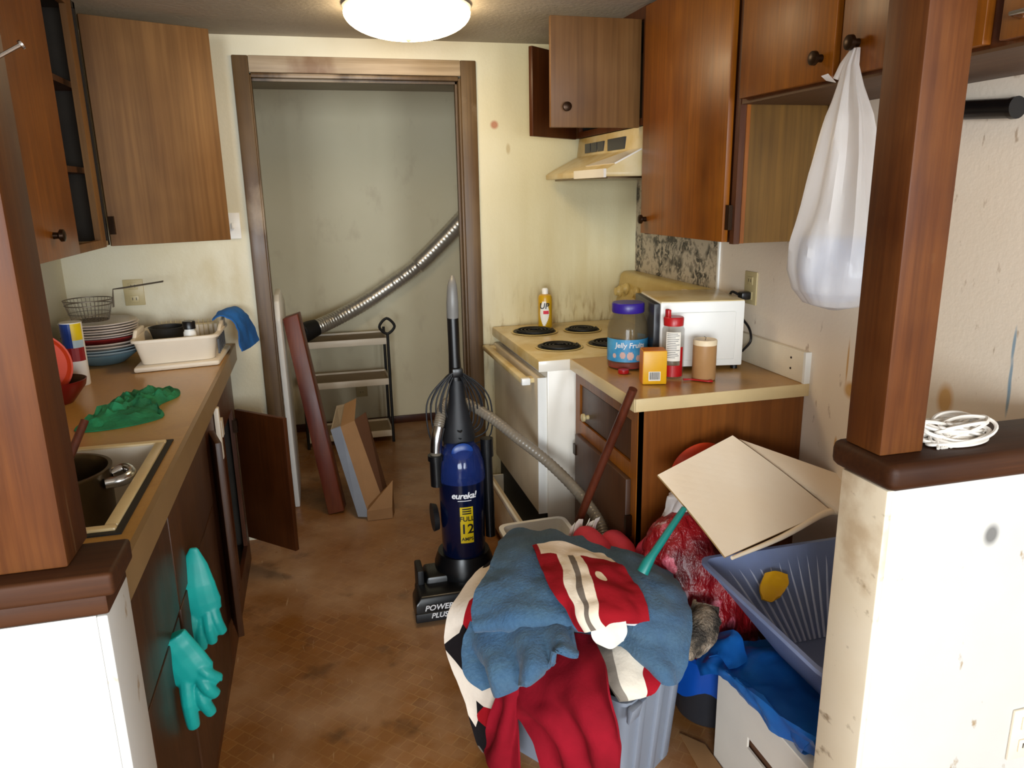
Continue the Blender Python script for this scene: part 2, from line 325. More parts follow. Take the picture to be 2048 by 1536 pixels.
# ------------------------------------------------------------------ mesh helpers
class MB:
    def __init__(s): s.v = []; s.f = []; s.mi = []; s.sm = []; s.uv = []
    def add(s, vs, fs, mi=0, smooth=False, uvs=None):
        o = len(s.v); s.v += [Vector(p) for p in vs]
        s.uv += list(uvs) if uvs else [(0, 0)] * len(vs)
        for f in fs: s.f.append([i + o for i in f]); s.mi.append(mi); s.sm.append(smooth)
        return s
    def box(s, lo, hi, mi=0, M=None, bev=0, seg=2):
        b = bmesh.new(); bmesh.ops.create_cube(b, size=1)
        for v in b.verts:
            v.co = Vector([(lo[i] + hi[i]) / 2 + v.co[i] * (hi[i] - lo[i]) for i in range(3)])
        if bev: bmesh.ops.bevel(b, geom=b.edges[:], offset=bev, segments=seg, affect='EDGES', profile=.5)
        s.take(b, mi, M, bev > 0); return s
    def take(s, b, mi=0, M=None, smooth=False):
        if M is not None: bmesh.ops.transform(b, matrix=M, verts=b.verts[:])
        b.verts.index_update(); s.add([v.co.copy() for v in b.verts], [[v.index for v in f.verts] for f in b.faces], mi, smooth); b.free(); return s
    def hexa(s, p, mi=0, bev=0):
        """box from 8 corner points: bottom 4 (ccw), top 4"""
        b = bmesh.new(); vs = [b.verts.new(q) for q in p]
        for f in ((3, 2, 1, 0), (4, 5, 6, 7), (0, 1, 5, 4), (1, 2, 6, 5), (2, 3, 7, 6), (3, 0, 4, 7)): b.faces.new([vs[i] for i in f])
        bmesh.ops.recalc_face_normals(b, faces=b.faces[:])
        if bev: bmesh.ops.bevel(b, geom=b.edges[:], offset=bev, segments=2, affect='EDGES', profile=.5)
        s.take(b, mi, None, bev > 0); return s
    def prism(s, poly, vec, mi=0, bev=0, M=None):
        b = bmesh.new(); vs = [b.verts.new(p) for p in poly]; f = b.faces.new(vs)
        r = bmesh.ops.extrude_face_region(b, geom=[f])
        bmesh.ops.translate(b, vec=Vector(vec), verts=[e for e in r['geom'] if isinstance(e, bmesh.types.BMVert)])
        bmesh.ops.recalc_face_normals(b, faces=b.faces[:])
        if bev: bmesh.ops.bevel(b, geom=b.edges[:], offset=bev, segments=2, affect='EDGES', profile=.5)
        s.take(b, mi, M, bev > 0); return s
    def lathe(s, prof, c=(0, 0, 0), n=32, mi=0, axis='z', M=None, sx=1, sy=1):
        vs = []; fs = []; k = len(prof)
        for i in range(n):
            a = 2 * PI * i / n
            for r, z in prof: vs.append(Vector((r * math.cos(a) * sx, r * math.sin(a) * sy, z)))
        for i in range(n):
            j = (i + 1) % n
            for q in range(k - 1):
                fs.append([i * k + q, j * k + q, j * k + q + 1, i * k + q + 1])
        R = {'z': Matrix.Identity(4), 'x': Matrix.Rotation(PI / 2, 4, 'Y'), '-x': Matrix.Rotation(-PI / 2, 4, 'Y'), 'y': Matrix.Rotation(-PI / 2, 4, 'X'), '-y': Matrix.Rotation(PI / 2, 4, 'X')}[axis]
        T = Matrix.Translation(c) @ (M or Matrix.Identity(4)) @ R
        s.add([T @ v for v in vs], fs, mi, True); return s
    def tube(s, pts, r, n=10, mi=0, cap=True, closed=False, flat=None, res=0):
        pts = [Vector(p) for p in pts]
        if res: pts = spline(pts, res, closed)
        m = len(pts); R = r if isinstance(r, (list, tuple)) else [r] * m
        if len(R) != m: R = [R[0] + (R[-1] - R[0]) * 0 + lerp_list(R, i / (m - 1)) - R[0] for i in range(m)]
        vs = []; fs = []; up = None
        for i in range(m):
            if closed: t = pts[(i + 1) % m] - pts[i - 1]
            else: t = pts[min(i + 1, m - 1)] - pts[max(i - 1, 0)]
            t.normalize()
            if up is None:
                up = Vector((0, 0, 1)) if abs(t.z) < .9 else Vector((0, 1, 0))
                if flat is not None: up = Vector(flat[0])
            u = up - t * up.dot(t)
            if u.length < 1e-5: u = t.orthogonal()
            u.normalize(); w = t.cross(u); up = u
            fu = flat[1] if flat is not None else 1
            for q in range(n):
                a = 2 * PI * q / n
                vs.append(pts[i] + (u * math.cos(a) * fu + w * math.sin(a)) * R[i])
        for i in range(m if closed else m - 1):
            j = (i + 1) % m
            for q in range(n):
                p = (q + 1) % n; fs.append([i * n + q, i * n + p, j * n + p, j * n + q])
        if cap and not closed: fs.append(list(range(n))[::-1]); fs.append([(m - 1) * n + q for q in range(n)])
        s.add(vs, fs, mi, True); return s
    def sheet(s, net, nu=8, nv=8, thick=.004, disp=None, mi=0, smooth=True):
        """interpolated cloth: net is rows of points"""
        rows = [spline([Vector(p) for p in r], nu) for r in net]
        cols = list(zip(*rows)); cols = [spline(list(c), nv) for c in cols]
        g = list(zip(*cols)); H = len(g); W = len(g[0]); P = [[Vector(p) for p in r] for r in g]
        def nrm(i, j):
            a = P[min(i + 1, H - 1)][j] - P[max(i - 1, 0)][j]; b = P[i][min(j + 1, W - 1)] - P[i][max(j - 1, 0)]
            n = b.cross(a)
            return n.normalized() if n.length > 1e-9 else Vector((0, 0, 1))
        Nn = [[nrm(i, j) for j in range(W)] for i in range(H)]
        if disp:
            P = [[P[i][j] + Nn[i][j] * disp(j / (W - 1), i / (H - 1), P[i][j]) for j in range(W)] for i in range(H)]
            Nn = [[nrm(i, j) for j in range(W)] for i in range(H)]
        vs = [P[i][j] for i in range(H) for j in range(W)] + [P[i][j] - Nn[i][j] * thick for i in range(H) for j in range(W)]
        uv = [(j / (W - 1), i / (H - 1)) for i in range(H) for j in range(W)] * 2
        o = H * W; fs = []
        for i in range(H - 1):
            for j in range(W - 1):
                a = i * W + j; fs.append([a, a + 1, a + W + 1, a + W]); fs.append([o + a, o + a + W, o + a + W + 1, o + a + 1])
        ring = [j for j in range(W)] + [i * W + W - 1 for i in range(1, H)] + [(H - 1) * W + j for j in range(W - 2, -1, -1)] + [i * W for i in range(H - 2, 0, -1)]
        for q in range(len(ring)):
            a, b = ring[q], ring[(q + 1) % len(ring)]; fs.append([b, a, o + a, o + b])
        s.add(vs, fs, mi, smooth, uv); return s
    def build(s, name, mats, parent=None, base=None, auto=None):
        me = bpy.data.meshes.new(name)
        root = parent
        while root is not None and root.parent is not None: root = root.parent
        if root is not None: off = root.location.copy()
        elif base is not None: off = Vector(base)
        else:
            xs = [v.x for v in s.v]; ys = [v.y for v in s.v]
            off = Vector(((min(xs) + max(xs)) / 2, (min(ys) + max(ys)) / 2, min(v.z for v in s.v)))
        me.from_pydata([v - off for v in s.v], [], s.f)
        if not isinstance(mats, (list, tuple)): mats = [mats]
        for m in mats: me.materials.append(MT[m] if isinstance(m, str) else m)
        for p, mi, sm in zip(me.polygons, s.mi, s.sm): p.material_index = mi; p.use_smooth = sm
        if any(u != (0, 0) for u in s.uv):
            l = me.uv_layers.new(name='uv')
            for lp in me.loops: l.data[lp.index].uv = s.uv[lp.vertex_index]
        me.update()
        o = bpy.data.objects.new(name, me); COL.objects.link(o)
        if parent is not None: o.parent = parent
        else: o.location = off
        if any(s.sm): set_auto(me)
        return o

def set_auto(me, ang=40):
    try: me.set_sharp_from_angle(angle=math.radians(ang))
    except Exception: pass
def lerp_list(R, t):
    x = t * (len(R) - 1); i = min(int(x), len(R) - 2); f = x - i
    return R[i] * (1 - f) + R[i + 1] * f
def spline(P, n, closed=False):
    P = [Vector(p) for p in P]; m = len(P); out = []
    if m == 1: return P
    for i in range(m if closed else m - 1):
        if closed: a, b, c, d = P[i - 1], P[i], P[(i + 1) % m], P[(i + 2) % m]
        else: a, b, c, d = (P[i - 1] if i else P[0] * 2 - P[1]), P[i], P[i + 1], (P[i + 2] if i + 2 < m else P[m - 1] * 2 - P[m - 2])
        for k in range(n):
            t = k / n
            out.append(.5 * ((2 * b) + (c - a) * t + (2 * a - 5 * b + 4 * c - d) * t * t + (3 * b - a - 3 * c + d) * t ** 3))
    if not closed: out.append(P[-1])
    return out
def tag(o, label, cat, group=None, kind=None):
    if label: o['label'] = label
    if cat: o['category'] = cat
    if group: o['group'] = group
    if kind: o['kind'] = kind
    return o
def thing(name, loc, label, cat, group=None):
    o = bpy.data.objects.new(name, None); o.empty_display_size = .05; COL.objects.link(o); o.location = loc
    return tag(o, label, cat, group)
def struct(name, mb, mat, base=(0, 0, 0), label=None):
    o = mb.build(name, mat, None, base=base); o['kind'] = 'structure'
    if label: o['label'] = label
    return o
def boxo(name, lo, hi, mat, parent=None, bev=.003, base=None):
    return MB().box(lo, hi, bev=bev).build(name, mat, parent, base)
def text_mb(txt, size, bold=True, italic=0, ext=.0006, align='CENTER', space=1.0):
    cu = bpy.data.curves.new('txt', 'FONT'); cu.body = txt; cu.size = size; cu.extrude = ext; cu.shear = italic
    cu.align_x = align; cu.align_y = 'CENTER'; cu.space_character = space; cu.resolution_u = 3
    if bold: cu.offset = size * .018
    ob = bpy.data.objects.new('txt', cu); COL.objects.link(ob)
    dg = bpy.context.evaluated_depsgraph_get(); me = bpy.data.meshes.new_from_object(ob.evaluated_get(dg))
    vs = [v.co.copy() for v in me.vertices]; fs = [list(p.vertices) for p in me.polygons]
    bpy.data.objects.remove(ob); bpy.data.curves.remove(cu); bpy.data.meshes.remove(me)
    return vs, fs
def text_flat(name, txt, size, M, mat, parent, italic=0, bold=True, space=1.0):
    vs, fs = text_mb(txt, size, bold, italic, space=space); mb = MB(); mb.add([M @ v for v in vs], fs); return mb.build(name, mat, parent)
def text_round(name, txt, size, c, r, z, ang, mat, parent, italic=0, bold=True, space=1.0, lift=.0008):
    """letters wrapped on an upright cylinder; ang 0 looks towards -y"""
    vs, fs = text_mb(txt, size, bold, italic, space=space); out = []
    for v in vs:
        a = ang + v.x / r; R = r + lift + v.z; out.append(Vector((c[0] + R * math.sin(a), c[1] - R * math.cos(a), z + v.y)))
    mb = MB(); mb.add(out, fs); return mb.build(name, mat, parent)
def arc_patch(mb, c, r, z0, z1, a0, a1, n=12, mi=0, lift=.0006, k=1):
    vs = []; fs = []
    for i in range(n + 1):
        a = a0 + (a1 - a0) * i / n
        for R in (r + lift, r - .001):
            for z in (z0, z1): vs.append((c[0] + R * math.sin(a), c[1] - R * math.cos(a), z))
    for i in range(n):
        o = i * 4; q = o + 4
        fs += [[o, q, q + 1, o + 1], [o + 2, o + 3, q + 3, q + 2], [o + 1, q + 1, q + 3, o + 3], [o, o + 2, q + 2, q]]
    fs += [[0, 1, 3, 2], [n * 4, n * 4 + 2, n * 4 + 3, n * 4 + 1]]
    mb.add(vs, fs, mi, False); return mb
def knob(parent, p, axis, mat='bronze', r=.016, name='knob', d=.028):
    prof = [(0, 0), (r * .55, 0), (r * .5, d * .4), (r, d * .6), (r * .95, d * .9), (r * .5, d), (0, d)]
    return MB().lathe(prof, p, 16, axis=axis).build(name, mat, parent)
def clone(root, loc, label=None, rotz=None):
    r = root.copy(); COL.objects.link(r); r.location = loc
    if rotz is not None: r.rotation_euler.z = rotz
    if label: r['label'] = label
    for ch in root.children:
        c = ch.copy(); COL.objects.link(c); c.parent = r
        for g in ch.children:
            d = g.copy(); COL.objects.link(d); d.parent = c
    return r
def wrinkle(amp, sc, seed=0, pleat=0, pf=6, ps=1.0):
    def f(u, v, p):
        d = amp * (noise.noise(Vector((p.x * sc + seed, p.y * sc, p.z * sc))) + .5 * noise.noise(Vector((p.x * sc * 2.3, p.y * sc * 2.3 + seed, p.z * sc * 2.3))))
        if pleat: d += pleat * math.sin(u * pf * 2 * PI + 1.3 * math.sin(v * 4 + seed)) * min(1, v * ps)
        return d
    return f
# ------------------------------------------------------------------ room shell
XL, XR, YB, ZC = -.97, 1.48, 3.34, 2.13
struct('floor', MB().box((-2.7, -3.3, -.06), (2.7, 5.05, 0)), 'floor')
struct('ceiling', MB().box((-2.7, -3.3, ZC), (2.7, 5.05, ZC + .06)), 'ceiling')
struct('wall_back', MB().box((XL, YB, 0), (-.197, YB + .07, ZC)).box((.657, YB, 0), (XR, YB + .07, ZC)).box((-.197, YB, 1.992), (.657, YB + .07, ZC)), 'wall_back')
struct('wall_left', MB().box((XL - .1, .945, 0), (XL, 5.05, ZC)), 'wall_back')
struct('wall_right', MB().box((XR, .985, 0), (XR + .1, 5.05, ZC)), 'wall_right')
struct('wall_far', MB().box((XL, 4.95, 0), (XR, 5.05, ZC)), 'wall_far')
struct('baseboard_far', MB().box((XL, 4.935, 0), (XR, 4.95, .05), bev=.003), 'cab_dark')
# the front room behind the camera, with the window that lights the kitchen
struct('wall_front_room_left', MB().box((-2.7, -3.2, 0), (-2.6, 1.05, ZC)), 'half_wall')
struct('wall_front_room_right', MB().box((2.6, -3.2, 0), (2.7, 1.09, ZC)), 'half_wall')
struct('wall_front_room_rear', MB().box((-2.6, -3.3, 0), (-2.2, -3.2, ZC)).box((-.4, -3.3, 0), (.6, -3.2, ZC)).box((1.8, -3.3, 0), (2.6, -3.2, ZC)).box((-2.2, -3.3, 0), (-.4, -3.2, .55)).box((-2.2, -3.3, 2.02), (-.4, -3.2, ZC)).box((.6, -3.3, 0), (1.8, -3.2, .55)).box((.6, -3.3, 2.02), (1.8, -3.2, ZC)), 'half_wall')
for n_, (xa, xb) in enumerate(((-2.2, -.4), (.6, 1.8))):
    xm = (xa + xb) / 2
    struct('window_%d' % (n_ + 1), MB().box((xa, -3.28, .55), (xa + .04, -3.22, 2.02)).box((xb - .04, -3.28, .55), (xb, -3.22, 2.02)).box((xa + .04, -3.28, .55), (xb - .04, -3.22, .59)).box((xa + .04, -3.28, 1.98), (xb - .04, -3.22, 2.02)).box((xm - .02, -3.28, .59), (xm + .02, -3.22, 1.98)), 'white')
struct('wall_front_left', MB().box((-2.6, .948, 0), (-.302, 1.045, 1.012)), 'half_wall')
struct('wall_front_right', MB().box((.914, .985, 0), (2.6, 1.09, 1.02)), 'half_wall')
struct('wall_front_right_upper', MB().box((1.58, .985, 1.02), (2.6, 1.09, ZC)), 'half_wall')
struct('trim_1', MB().box((-.302, .946, 0), (-.288, 1.052, 1.012), bev=.003), 'half_wall')
struct('trim_2', MB().box((.9, .98, 0), (.914, 1.095, 1.02), bev=.003), 'half_wall_end_lit')
# ledges on the half walls and the posts standing on them
lg = MB().box((-2.6, .943, 1.038), (-.275, 1.048, 1.07), bev=.006, seg=3).box((-2.6, .947, 1.012), (-.286, 1.045, 1.04), bev=.004)
tag(lg.build('wall_ledge', 'ledge'), 'dark wooden ledge capping the left half wall', 'ledge')
lg = MB().box((.893, .965, 1.02), (XR, 1.125, 1.07), bev=.016, seg=3)
tag(lg.build('wall_ledge', 'ledge'), 'chipped dark wooden ledge capping the right half wall, white twine lying on it', 'ledge')
p = thing('wooden_post', (-.376, 1.018, 1.07), 'reddish wooden post on the left half wall with a nail in it', 'post')
MB().box((-.421, .974, 1.07), (-.331, 1.063, ZC), bev=.004).build('shaft', 'post', p)
MB().tube([(-.335, .983, 1.658), (-.294, 1.0, 1.686)], .0022, 8).tube([(-.295, .9995, 1.685), (-.293, 1.0003, 1.6865)], .005, 10).build('nail', 'chrome', p)
p = tag(MB().box((.905, 1.012, 1.07), (.993, 1.1, ZC), bev=.004).build('wooden_post', 'post'), 'reddish wooden post on the right half wall, in front of the hanging bag', 'post')
# doorway trim
struct('trim_3', MB().box((-.254, YB - .016, 0), (-.193, YB, 2.055), bev=.004), 'casing')
struct('trim_4', MB().box((.655, YB - .016, 0), (.722, YB, 2.055), bev=.004), 'casing')
struct('trim_5', MB().box((-.193, YB - .018, 1.992), (.655, YB, 2.055), bev=.004), 'casing_head')
struct('door_1', MB().box((-.198, YB - .006, 0), (-.188, YB + .075, 1.985), bev=.002).box((.646, YB - .006, 0), (.658, YB + .075, 1.985), bev=.002).box((-.188, YB - .006, 1.975), (.646, YB + .075, 1.992), bev=.002)
       .box((.638, YB + .03, 0), (.646, YB + .06, 1.975)).box((-.188, YB + .03, 1.966), (.646, YB + .06, 1.975)), 'casing')
struct('trim_6', MB().box((XR - .006, 2.58, 1.0), (XR, YB, 1.74)), 'wallpaper')
struct('trim_7', MB().box((XR - .008, 2.565, 1.0), (XR, 2.58, 1.36), bev=.002), 'white')

# ------------------------------------------------------------------ ceiling lamp
lp = thing('ceiling_light', (.365, 2.74, ZC), 'round glowing ceiling light with a shallow dome', 'light')
prof = [(.205, ZC - .022)] + [(.212 * math.cos(a), ZC - .026 - .082 * math.sin(a)) for a in [i * PI / 24 for i in range(0, 12)]] + [(0, ZC - .108)]
MB().lathe(prof, (.365, 2.74, 0), 48).build('dome', 'lamp', lp)
MB().lathe([(0, ZC), (.20, ZC), (.215, ZC - .01), (.205, ZC - .022), (0, ZC - .022)], (.365, 2.74, 0), 40).build('mounting_plate', 'enamel', lp)
MB().lathe([(0, ZC - .116), (.006, ZC - .115), (.008, ZC - .11), (.006, ZC - .106), (0, ZC - .106)], (.365, 2.74, 0), 14).build('finial', 'almond', lp)

# ------------------------------------------------------------------ left wall cabinet
def door_panel(parent, hinge, free, z0, z1, mat, t=.019, name='door', flip=1):
    h = Vector((hinge[0], hinge[1], 0)); f = Vector((free[0], free[1], 0)); d = (f - h).normalized(); n = Vector((-d.y, d.x, 0)) * t * flip
    mb = MB().hexa([h + Vector((0, 0, z0)), f + Vector((0, 0, z0)), f + n + Vector((0, 0, z0)), h + n + Vector((0, 0, z0)),
                    h + Vector((0, 0, z1)), f + Vector((0, 0, z1)), f + n + Vector((0, 0, z1)), h + n + Vector((0, 0, z1))], bev=.002)
    return mb.build(name, mat, parent)
c = thing('wall_cabinet', (-.815, 2.3, 1.365), 'brown wall cabinet over the left counter with one door swung open', 'cabinet')
z0, z1 = 1.365, ZC - .002
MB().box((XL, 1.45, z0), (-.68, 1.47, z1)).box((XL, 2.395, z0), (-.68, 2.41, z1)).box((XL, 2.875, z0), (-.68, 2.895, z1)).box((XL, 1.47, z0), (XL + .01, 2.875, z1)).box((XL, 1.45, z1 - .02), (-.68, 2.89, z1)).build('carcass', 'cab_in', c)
MB().box((XL, 1.45, z0), (-.68, 2.89, z0 + .015)).build('bottom_panel', 'cab_under', c)
for zz in (1.60, 1.86): MB().box((XL, 2.41, zz), (-.70, 2.875, zz + .018)).build('shelf', 'cab_low', c)
MB().box((-.68, 2.39, z0), (-.662, 2.41, z1)).box((-.68, 2.715, z0), (-.662, 2.775, z1)).box((-.68, 2.41, z0), (-.662, 2.715, z0 + .025)).box((-.68, 2.41, z1 - .04), (-.662, 2.715, z1)).build('face_frame', 'cab_back', c)
d = MB().box((-.662, 1.47, z0 + .004), (-.643, 2.40, z1 - .03), bev=.002).build('door', 'cab', c)
knob(d, (-.643, 2.19, 1.43), 'x')
d = door_panel(c, (-.675, 2.895), (-.302, 3.075), z0 - .005, 2.098, 'cab_back')
d['label'] = 'open door showing its paler unpainted inner face'
MB().box((-.672, 2.88, 1.40), (-.655, 2.895, 1.46)).build('hinge', 'bronze', d)

# ------------------------------------------------------------------ left counter, sink and base cabinet
ct = MB()
X0, X1, Y0, Y1 = XL, -.355, 1.055, 3.325
hx0, hx1, hy0, hy1 = -.93, -.416, 1.452, 1.972
for lo, hi in (((X0, Y0), (hx0, Y1)), ((hx0, Y0), (hx1, hy0)), ((hx0, hy1), (hx1, Y1)), ((hx1, Y0), (X1 - .012, Y1))):
    ct.box((lo[0], lo[1], .878), (hi[0], hi[1], .914))
ct.box((X1 - .012, Y0, .845), (X1, Y1, .9135), mi=1)
w = thing('countertop', (-.66, 2.2, .872), 'tan laminate worktop along the left wall with the sink let in', 'worktop')
ct.build('slab', ['lam', 'lam_edge'], w)
sk = thing('kitchen_sink', (-.67, 1.71, .74), 'white drop-in sink with a stained rim and dark sealant', 'sink')
sx0, sx1, sy0, sy1 = -.945, -.402, 1.442, 1.985; bx0, bx1, by0, by1 = -.92, -.426, 1.462, 1.962
def ring(mb, o, i, z, t, mi=0, bev=.004):
    (a, b, c_, d_), (e, f, g, h) = o, i
    for lo, hi in (((a, b), (c_, f)), ((a, h), (c_, d_)), ((a, f), (e, h)), ((g, f), (c_, h))):
        mb.box((lo[0], lo[1], z), (hi[0], hi[1], z + t), mi, bev=bev)
    return mb
ring(MB(), (sx0, sy0, sx1, sy1), (bx0, by0, bx1, by1), .9145, .009).build('rim', 'sink_rim', sk)
MB().box((bx0 - .006, by0 - .006, .745), (bx1 + .006, by1 + .006, .755)).box((bx0 - .006, by0 - .006, .75), (bx0, by1 + .006, .918)).box((bx1, by0 - .006, .75), (bx1 + .006, by1 + .006, .918)).box((bx0, by0 - .006, .75), (bx1, by0, .918)).box((bx0, by1, .75), (bx1, by1 + .006, .918)).build('basin', 'sink', sk)
ring(MB(), (sx0 - .012, sy0 - .014, sx1 + .013, sy1 + .014), (sx0, sy0, sx1, sy1), .9138, .0035, bev=0).build('sealant', 'blackm', sk)
bc = thing('base_cabinet', (-.66, 2.1, 0), 'long brown base cabinet under the left worktop, far door hanging open', 'cabinet')
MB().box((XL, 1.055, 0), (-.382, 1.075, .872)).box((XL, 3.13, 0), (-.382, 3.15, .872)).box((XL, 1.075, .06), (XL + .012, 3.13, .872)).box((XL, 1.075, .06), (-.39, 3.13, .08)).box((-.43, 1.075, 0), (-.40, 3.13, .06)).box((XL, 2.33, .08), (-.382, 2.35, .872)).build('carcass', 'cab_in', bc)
MB().box((-.384, 1.06, .0), (-.368, 2.44, .872)).box((-.384, 2.44, .70), (-.368, 3.15, .872)).box((-.384, 3.07, 0), (-.368, 3.15, .70)).box((-.384, 2.44, 0), (-.368, 3.07, .10)).box((-.384, 2.70, .1), (-.368, 2.76, .7)).build('face_frame', 'cab_dark', bc)
for ya, yb in ((1.07, 1.66), (1.67, 2.29)):
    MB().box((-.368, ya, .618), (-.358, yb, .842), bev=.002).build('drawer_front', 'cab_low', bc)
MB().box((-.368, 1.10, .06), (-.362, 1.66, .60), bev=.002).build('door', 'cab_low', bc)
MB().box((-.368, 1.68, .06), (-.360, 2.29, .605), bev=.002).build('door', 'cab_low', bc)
dd = door_panel(bc, (-.372, 2.44), (-.335, 2.30), .14, .80, 'cab_low'); dd['label'] = 'door standing ajar'
dd = door_panel(bc, (-.365, 3.10), (-.168, 2.905), .125, .685, 'cab_dark'); dd['label'] = 'far door hanging wide open towards the room'
MB().box((-.372, 3.06, .60), (-.355, 3.098, .65)).build('hinge', 'bronze', dd)
MB().box((-.366, 2.62, .72), (-.352, 2.66, .78)).box((-.366, 2.56, .66), (-.35, 2.585, .84), bev=.003).build('drawer_slide', 'cream', bc)

# pot and spatula in the sink
pt = thing('cooking_pot', (-.60, 1.715, .756), 'dull metal cooking pot with loop handles standing in the sink', 'pot')
cx, cy = -.595, 1.715
cx, cy = -.592, 1.735
MB().lathe([(0, .757), (.108, .757), (.114, .765), (.116, .938), (.120, .943), (.120, .948), (.112, .948), (.109, .935), (.107, .772), (0, .77)], (cx, cy, 0), 40).build('body', 'steel', pt)
MB().tube([(cx + .11, cy + .03, .918), (cx + .135, cy + .045, .925), (cx + .155, cy + .02, .922), (cx + .148, cy - .02, .92), (cx + .112, cy - .03, .918)], .010, 10, res=5, flat=((0, 0, 1), 1.3)).build('handle', 'chrome', pt)
MB().tube([(cx - .11, cy - .03, .918), (cx - .16, cy - .04, .926), (cx - .16, cy + .03, .926), (cx - .11, cy + .03, .918)], .010, 10, res=5).build('handle', 'chrome', pt)
sp = thing('wooden_spatula', (-.62, 1.78, .78), 'wooden spatula leaning in the pot in the sink', 'spatula')
MB().tube([(-.63, 1.70, .79), (-.585, 1.79, .925), (-.548, 1.87, 1.02)], [.011, .010, .009], 10).build('handle', 'stick', sp)
MB().hexa([(-.665, 1.66, .774), (-.635, 1.64, .774), (-.628, 1.644, .776), (-.658, 1.664, .776), (-.66, 1.70, .82), (-.63, 1.68, .82), (-.622, 1.684, .818), (-.652, 1.704, .818)], bev=.002).build('blade', 'stick', sp)

# green cloth on the worktop
def heap(name, pts, z, h, mat, seed, label, cat, group=None, nx=34, amp=.018, sc=26, rim=.35, base=None):
    """a crumpled cloth lying in a heap inside an outline"""
    cx = sum(p[0] for p in pts) / len(pts); cy = sum(p[1] for p in pts) / len(pts); pl = [Vector((p[0] - cx, p[1] - cy, 0)) for p in pts]
    pl = spline(pl, 5, True); vs = []; fs = []; n = len(pl)
    rings = 14
    for r in range(rings + 1):
        t = r / rings
        for q in range(n):
            x, y = pl[q].x * t, pl[q].y * t
            hh = h * (1 - t ** 2.2) * (.55 + .9 * abs(noise.noise(Vector((x * sc + seed, y * sc, seed))))) + amp * noise.noise(Vector((x * sc * 2, y * sc * 2, seed)))
            if t > .93: hh = min(hh, .006)
            vs.append((cx + x, cy + y, z + max(.003, hh)))
    for r in range(rings):
        for q in range(n):
            p = (q + 1) % n; fs.append([r * n + q, (r + 1) * n + q, (r + 1) * n + p, r * n + p])
    o = len(vs); vs += [(cx + p.x, cy + p.y, z) for p in pl]
    for q in range(n):
        p = (q + 1) % n; fs.append([rings * n + q, o + q, o + p, rings * n + p])
    fs.append([o + q for q in range(n)][::-1])
    return tag(MB().add(vs, fs, 0, True).build(name, mat), label, cat, group)
heap('cleaning_cloth', [(-0.664, 2.164, 0.915), (-0.560, 2.149, 0.915), (-0.454, 2.226, 0.915), (-0.487, 2.361, 0.915), (-0.447, 2.466, 0.915), (-0.474, 2.566, 0.915), (-0.568, 2.557, 0.935), (-0.621, 2.503, 0.940), (-0.642, 2.367, 0.915)], .9145, .05, 'green', 3, 'crumpled green cloth lying on the left worktop', 'cloth')

# dish rack
dr = thing('dish_rack', (-.505, 3.02, .914), 'white plastic dish rack standing on a drip tray on the left worktop', 'dish rack')
MB().prism([(-.655, 2.85, .9145), (-.372, 2.90, .9145), (-.362, 3.21, .9145), (-.66, 3.21, .9145)], (0, 0, .02), bev=.008).build('drip_tray', 'cream', dr)
tb = MB()
def tubshape(mb, b, t, z0, z1, th, mi=0, rimw=.012):
    """open tub from 4 bottom xy and 4 top xy corners"""
    n = 4; vs = []
    cb = Vector((sum(p[0] for p in b) / 4, sum(p[1] for p in b) / 4)); cc = Vector((sum(p[0] for p in t) / 4, sum(p[1] for p in t) / 4))
    def rnd(c, k, r=.16):
        P = [Vector(p) for p in c]; m = sum(P, Vector((0, 0))) / 4; out = []
        for i in range(4):
            a, bb, d = P[i - 1], P[i], P[(i + 1) % 4]
            for s in (0, .25, .5, .75, 1):
                u = bb + (a - bb).normalized() * k; w = bb + (d - bb).normalized() * k
                out.append((1 - s) ** 2 * u + 2 * s * (1 - s) * bb + s * s * w)
        return out
    k = .035
    def loop(c, z, off):
        m = sum([Vector(p) for p in c], Vector((0, 0))) / 4
        L = rnd(c, k); return [Vector((p.x, p.y, z)) + Vector(((p - m).normalized() * off).to_tuple() + (0,)) for p in L]
    loops = [loop(b, z0, 0), loop(t, z1 - .012, 0), loop(t, z1 - .010, rimw), loop(t, z1, rimw), loop(t, z1, -th), loop(b, z0 + th, -th)]
    m = len(loops[0]); vs = [p for l in loops for p in l]; fs = []
    for i in range(len(loops) - 1):
        for q in range(m):
            p = (q + 1) % m; fs.append([i * m + q, i * m + p, (i + 1) * m + p, (i + 1) * m + q])
    fs.append(list(range(m))[::-1]); fs.append([5 * m + q for q in range(m)])
    mb.add(vs, fs, mi, True); return mb
tubshape(tb, [(-.635, 2.885), (-.392, 2.925), (-.385, 3.18), (-.64, 3.18)], [(-.652, 2.87), (-.378, 2.912), (-.37, 3.195), (-.655, 3.195)], .936, 1.028, .006)
tb.build('tub', 'cream', dr)
MB().prism([(-.665, 2.93, 1.02), (-.665, 3.10, 1.02), (-.662, 3.08, 1.052), (-.662, 2.96, 1.052)], (.014, 0, 0), bev=.004).build('handle', 'cream', dr)
MB().prism([(-.382, 2.96, 1.018), (-.382, 3.17, 1.018), (-.38, 3.16, 1.06), (-.38, 3.04, 1.045)], (.014, 0, 0), bev=.004).build('handle', 'cream', dr)
sl = MB()
for k in range(6): sl.box((-.3775, 2.945 + k * .036, .95), (-.371, 2.955 + k * .036, 1.005))
sl.build('slots', 'dark', dr)
tn = MB()
for k in range(14):
    x = -.62 + k * .017
    tn.tube([(x, 3.17, .95), (x, 3.17, 1.05)], .0016, 6)
tn.tube([(-.625, 3.17, 1.03), (-.395, 3.17, 1.03)], .0018, 6); tn.build('plate_prongs', 'almond', dr)
sk2 = thing('frying_pan', (-.57, 3.08, .945), 'dark pan lying inside the white dish rack', 'pan')
